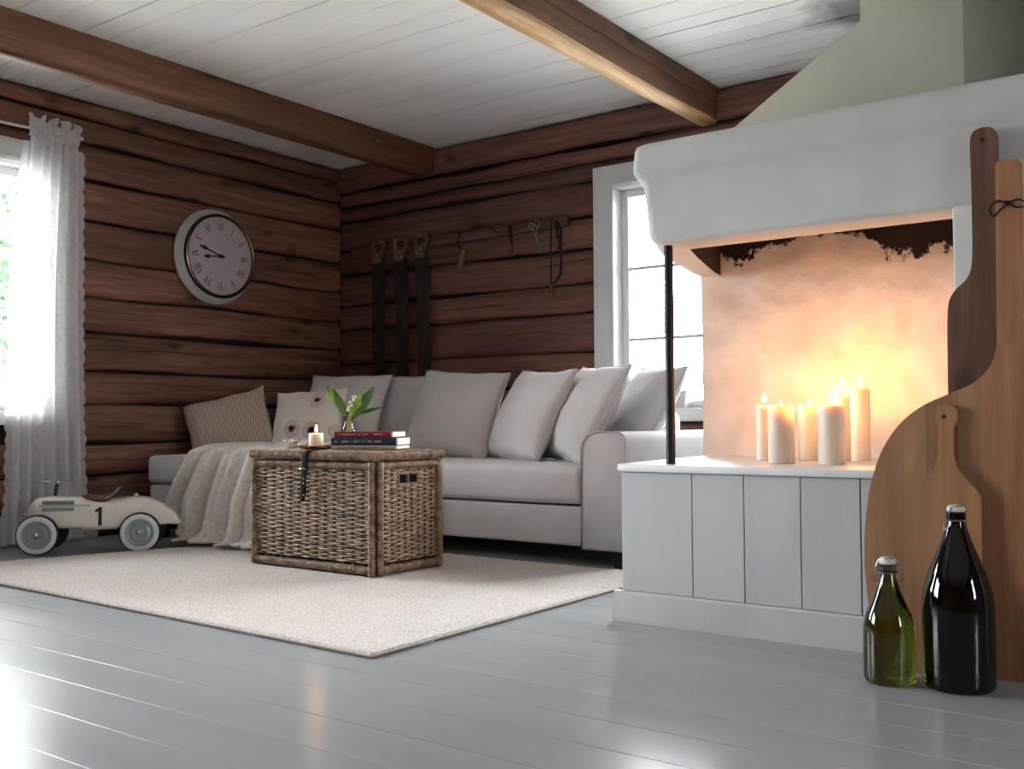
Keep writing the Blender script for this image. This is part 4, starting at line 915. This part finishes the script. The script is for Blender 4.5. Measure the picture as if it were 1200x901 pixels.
# rounded scroll arm at the right end
AX0, AX1 = -2.452, -2.222
ol = [(AX0, .075), (AX1, .075), (AX1, .53)]
for i in range(11):
    a = R(0)+R(90)*i/10; ol.append((AX1-.045+.045*math.cos(a), .558+.045*math.sin(a)*.95))
for i in range(11):
    a = R(90)+R(90)*i/10; ol.append((AX0+.085+.085*math.cos(a), .510+.0905*math.sin(a)))
arm = B().prism([(x+3.7, z) for x, z in ol], SF-.010-4.5, 4.89-4.5, 'xz', .006).build('arm', 'sofa', SO, angle=50)
B().tube([(x+3.7, SF-.0125-4.5, z) for x, z in ol], .0042, 6, True).build('piping', 'piping', arm)
def leg(x, y_): B().prism([(-.022, 0), (.022, 0), (.030, .087), (-.030, .087)], -.026, .026, 'xz').build('leg', 'black', SO, (x+3.7, y_-4.5, 0.0), smooth=False)
for p in ((-2.275, SF+.035), (-2.28, 4.82), (-5.05, 3.52), (-5.05, 4.82), (-4.43, 3.52), (-3.3, 4.82)): leg(*p)

def pillow(name, w, h, t, mat, label, loc, lean_, yaw, roll=0.0, group=None, pipe='piping', cat='cushion', seed=0, sag=0.0):
    """w x h cushion standing on its lower edge; leans back by lean_, turned by yaw"""
    n = 26; vs = []; idx = {}
    def shape(u, v, s):
        pin = 1-.06*(1-v*v)**1.0*0+(-.055*(1-v**2) if True else 0); pinv = 1-.055*(1-u**2)
        x = u*w/2*pin; z = v*h/2*pinv
        th = t/2*max(0, (1-abs(u)**2.6))**.55*max(0, (1-abs(v)**2.6))**.55
        th *= 1+.12*nz(u*1.7+seed, v*1.7, s)
        wr = .006*nz(u*5+seed*3, v*5, s*4)*(th/(t/2))
        z -= sag*(1-u*u)*max(0, v)*h*.5
        x += .012*nz(v*2+seed, 1.5, 3); z += .010*nz(u*2+seed, 2.5, 7)
        return (x, s*(th+wr), z)
    b = B(); b.grid(n, n, lambda a, c: shape(-1+2*a, -1+2*c, -1)); b.grid(n, n, lambda a, c: shape(-1+2*a, -1+2*c, 1))
    me = bpy.data.meshes.new(name); me.from_pydata(b.v, [], b.f)
    bm = bmesh.new(); bm.from_mesh(me); bmesh.ops.remove_doubles(bm, verts=bm.verts, dist=1e-5); bmesh.ops.recalc_face_normals(bm, faces=bm.faces); bm.to_mesh(me); bm.free()
    o = finish(name, me, mat, None, angle=180)
    o.matrix_world = Matrix.Translation(loc) @ Matrix.Rotation(R(yaw), 4, 'Z') @ Matrix.Rotation(-R(lean_), 4, 'X') @ Matrix.Rotation(R(roll), 4, 'Y') @ Matrix.Translation((0, 0, h/2))
    tag(o, label, cat, group)
    if pipe:
        edge = []
        for k in range(n-1): edge.append(shape(-1+2*k/(n-1), -1, 1))
        for k in range(n-1): edge.append(shape(1, -1+2*k/(n-1), 1))
        for k in range(n-1): edge.append(shape(1-2*k/(n-1), 1, 1))
        for k in range(n-1): edge.append(shape(-1, 1-2*k/(n-1), 1))
        B().tube(edge, .0042, 6, True).build('piping', pipe, o)
    return o
GP = 'grey cushions along the back of the sofa'
pillow('back_cushion', .66, .50, .20, 'pillow', 'grey piped cushion at the left end, behind the flowers', (-4.62, 4.42, .475), 20, 4, 1.5, GP, seed=1)
pillow('back_cushion', .60, .50, .18, 'pillow', 'grey cushion half hidden behind two others, left of the widest', (-4.22, 4.60, .45), 14, 0, 0, GP, seed=2)
pillow('back_cushion', .62, .52, .20, 'pillow', 'grey cushion below the saws, facing straight out, third from left', (-3.62, 4.29, .45), 22, 0, 2.5, GP, seed=3)
pillow('back_cushion', .58, .52, .20, 'pillow', 'grey cushion leaning to the left of the window casing, fourth from left', (-3.12, 4.24, .45), 26, -25, 2, GP, seed=4)
pillow('back_cushion', .58, .54, .20, 'pillow', 'grey cushion in front of the left window casing, fifth from left', (-2.80, 4.22, .45), 28, -33, 2, GP, seed=5)
pillow('back_cushion', .58, .54, .19, 'pillow', 'grey cushion before the window, partly behind the sofa arm and iron post', (-2.58, 4.38, .45), 30, -38, 2, GP, seed=6)
pillow('ribbed_cushion', .50, .42, .16, 'ribbed', 'beige ribbed cushion tilted against the log wall at the chaise end', (-4.90, 3.92, .445), 24, 42, -16, None, None, seed=7)
pillow('floral_cushion', .46, .42, .15, 'floral', 'cream cushion with dark flower print beside the ribbed one', (-4.56, 4.14, .472), 26, 24, -4, None, None, seed=8)

# ------------------------------------------------------------------ throw blanket over the chaise
def throw():
    # path over the chaise: from the seat, over the front edge, down to the rug, out along it
    path = [(4.02, .500), (3.80, .508), (3.60, .507), (3.50, .502), (3.440, .482), (3.433, .44), (3.431, .36), (3.43, .25), (3.425, .15), (3.410, .075), (3.375, .040), (3.32, .034)]
    acc = [0]
    for (a0, b0), (a1, b1) in zip(path, path[1:]): acc.append(acc[-1]+math.hypot(a1-a0, b1-b0))
    def along(s):
        s = min(max(s, 0), acc[-1]-1e-6)
        for i in range(len(path)-1):
            if s <= acc[i+1]:
                k = (s-acc[i])/(acc[i+1]-acc[i]); return (path[i][0]*(1-k)+path[i+1][0]*k, path[i][1]*(1-k)+path[i+1][1]*k, min(1, max(0, (s-.48)/.35)))
    def f(u, v):
        s = v*acc[-1]
        # the lower left corner hangs shorter than the right side
        hem = .83+.17*min(1, u/.22)
        s = s*hem if v > .5 else s*(1-(1-hem)*(v/.5)**2 if v > 0 else 1)
        y_, z, dr = along(s)
        x0 = -4.68+.10*(1-dr)-.03*dr+.05*max(0, v-.85); x1 = -3.92
        x = x0+(x1-x0)*u-.07*dr*v*(1-u*.5)
        fold = math.sin(u*2*math.pi*4.2+1.0+.9*v)*.55+.45*math.sin(u*2*math.pi*7.3+2.2*v+nz(u*2, v*2, 1))
        fold = math.copysign(abs(fold)**.8, fold); amp = .012+.041*dr
        y_ -= amp*(1+fold)+.012*nz(u*6, v*6, 2)*dr
        z += .010*fold*(1-dr)+.008*nz(u*7, v*7, 5)+.012*(1-dr)
        if z < RZ+.010: z = RZ+.010
        return (x+.014*math.cos(u*2*math.pi*4.2+1.0)*dr, y_, z)
    o = B().grid(110, 110, f).build('throw_blanket', 'throw', angle=180); tag(o, 'fluffy beige grey throw draped over the front of the chaise', 'blanket')
    md = o.modifiers.new('thickness', 'SOLIDIFY'); md.thickness = .012; md.offset = 1
    b = B(); rnd = random.Random(4)
    for k in range(26):
        x, y_ = rnd.uniform(-4.0, -3.82), rnd.uniform(3.50, 3.62); pts = [(x, y_, .535), (x+rnd.uniform(-.03, .03), y_-.03, .552+rnd.uniform(-.004, .012)), (x+rnd.uniform(-.04, .04), y_-.07, .540+rnd.uniform(-.005, .01))]
        b.tube(pts, .006, 5)
    stuff(b.build('fringe', 'throw', o))
throw()

# ------------------------------------------------------------------ ride-on toy car
CAR = thing('ride_on_car', 'cream vintage ride-on toy race car with number 1, beside the curtain', 'toy car', (-4.813, 2.942, 0.0), (0, 0, R(49.6)))
TOPP = [(-.312, .200), (-.305, .222), (-.292, .250), (-.262, .276), (-.202, .285), (-.02, .279), (.02, .276), (.06, .272), (.13, .272), (.206, .277), (.264, .268), (.337, .238), (.395, .192), (.422, .150), (.432, .138)]
BOTP = [(-.312, .165), (-.29, .14), (-.14, .120), (-.045, .119), (-.035, .110), (.125, .111), (.135, .120), (.33, .126), (.432, .130)]
WIDP = [(-.312, .030), (-.30, .060), (-.26, .088), (-.2, .100), (0, .110), (.15, .112), (.26, .100), (.337, .075), (.395, .042), (.432, .012)]
def ip(T, x):
    for (a0, b0), (a1, b1) in zip(T, T[1:]):
        if a0 <= x <= a1: return b0+(b1-b0)*(x-a0)/(a1-a0)
    return T[0][1] if x < T[0][0] else T[-1][1]
def body(u, v):
    x = -.312+.744*v; a = 2*math.pi*u; zt, zb_, w = ip(TOPP, x), ip(BOTP, x), ip(WIDP, x)
    c, s = math.cos(a), math.sin(a); ee = .55; X = w*math.copysign(abs(c)**ee, c)
    Z = (zt+zb_)/2+(zt-zb_)/2*math.copysign(abs(s)**(.55 if s > 0 else .25), s)
    return (x, X, Z)
b = B(); b.grid(48, 90, body, True); n_ = len(b.v); b.f.append(tuple(range(48))); b.f.append(tuple(range(n_-48, n_))); b.build('body', 'cream', CAR, angle=70)
b = B()
def seat(u, v):
    x = -.035+.165*v; q = 2*u-1; y_ = q*.105; z = .2870-.008*v-.018*abs(q)**3*math.sin(v*math.pi)-.004*math.sin(v*math.pi); z += .045*max(0, v-.70)/.30 * (1-.3*q*q)
    return (x+.02*max(0, v-.8)*2, y_, z)
b.grid(12, 16, seat); so = b.build('seat', 'redseat', CAR, angle=180); sm = so.modifiers.new('thickness', 'SOLIDIFY'); sm.thickness = .006
B().tube([(.06, -.078, .280), (.09, -.080, .284), (.112, -.078, .300), (.128, -.07, .322), (.132, 0, .326), (.128, .07, .322), (.112, .078, .300), (.09, .080, .284), (.06, .078, .280)], .0035, 6).build('seat_rail', 'chrome', CAR)
for z0_ in (.247, .213):
    b = B(); x0_ = -.225
    for k in range(26):
        xx = x0_+k*.0058; y0_ = -ip(WIDP, xx)
        b.box(xx, xx+.0036, y0_-.0015, y0_+.006, z0_-.001, z0_+.019, .0005, 1)
    stuff(b.build('louvre_grille', 'steel', CAR, smooth=False))
B().tube([(-.24+.01*k, -ip(WIDP, -.24+.01*k)-.0005, .241) for k in range(25)], .0022, 6).build('trim_strip', 'chrome', CAR)
ol = [(.010, .120), (.026, .120), (.026, .214), (.014, .214), (-.006, .198), (-.006, .186), (.010, .194)]
ol = [(x+.030, z+.018) for x, z in ol]; ol = [(x, .138+(z-.138)*.98) for x, z in ol]
B().prism([(x, z) for x, z in ol], -.1135, -.108, 'xz').build('race_number', 'blackink', CAR, smooth=False)
B().lathe([(.020, .0), (.020, .008), (.012, .012), (.012, .016), (.0005, .018)], 20, (.20, 0, .274)).build('fuel_cap', 'chrome', CAR)
B().tube([(-.185, 0, .275), (-.176, 0, .345)], .0085, 10).build('steering_column', 'black', CAR)
b = B(); b.tube([(-.175, 0, .340), (-.174, 0, .365)], .007, 8)
b.build('steering_hub', 'chrome', CAR)
b = B()
for s in (-1, 1): b.tube([(-.175, 0, .356), (-.178, s*.045, .360), (-.172, s*.085, .360)], [.005, .011, .004], 8, squash=.45)
b.tube([(-.250, -.02, .360), (-.215, -.008, .358), (-.175, 0, .356), (-.135, .008, .356), (-.098, .02, .354)], [.004, .012, .006, .012, .006], 8, squash=.45)
b.build('steering_wheel', 'chrome', CAR)
B().tube([(-.318, -.075, .196), (-.300, -.078, .196)], [.010, .014], 12).build('headlamp', 'chrome', CAR)
for x in (-.24, .24): B().tube([(x, -.135, .1), (x, .135, .1)], .007, 8).build('axle', 'iron', CAR)
def wheel(x, s):
    r = .100; y0_ = s*.125; o_ = s
    w = thing('wheel', '', ''); del w['label']; del w['category']; w.parent = CAR; w.location = (x, y0_, r)
    B().lathe([(.072, -.020), (.088, -.022), (.0965, -.018), (.0995, -.010), (.1, 0), (.0995, .010), (.0965, .018), (.088, .022), (.072, .020)], 48, axis='y').build('tyre', 'black', w)
    yo = o_*.0225
    B().lathe([(.066, yo*.85), (.070, yo*1.06), (.082, yo*1.12), (.091, yo*1.0), (.093, yo*.85)], 48, axis='y', close=False).build('whitewall', 'whitewall', w)
    B().lathe([(.0005, yo*1.15), (.016, yo*1.10), (.019, yo*.97), (.029, yo*.95), (.035, yo*1.08), (.043, yo*1.08), (.048, yo*.94), (.056, yo*.95), (.063, yo*1.12), (.069, yo*1.12), (.071, yo*.9)], 48, axis='y', close=False).build('hubcap', 'hubcap', w)
    B().lathe([(.012, yo*1.1), (.012, yo*1.45), (.007, yo*1.65), (.0005, yo*1.7)], 20, axis='y').build('hub_nut', 'chrome', w)
for x in (-.24, .24):
    for s in (-1, 1): wheel(x, s)
bpy.context.view_layer.update()
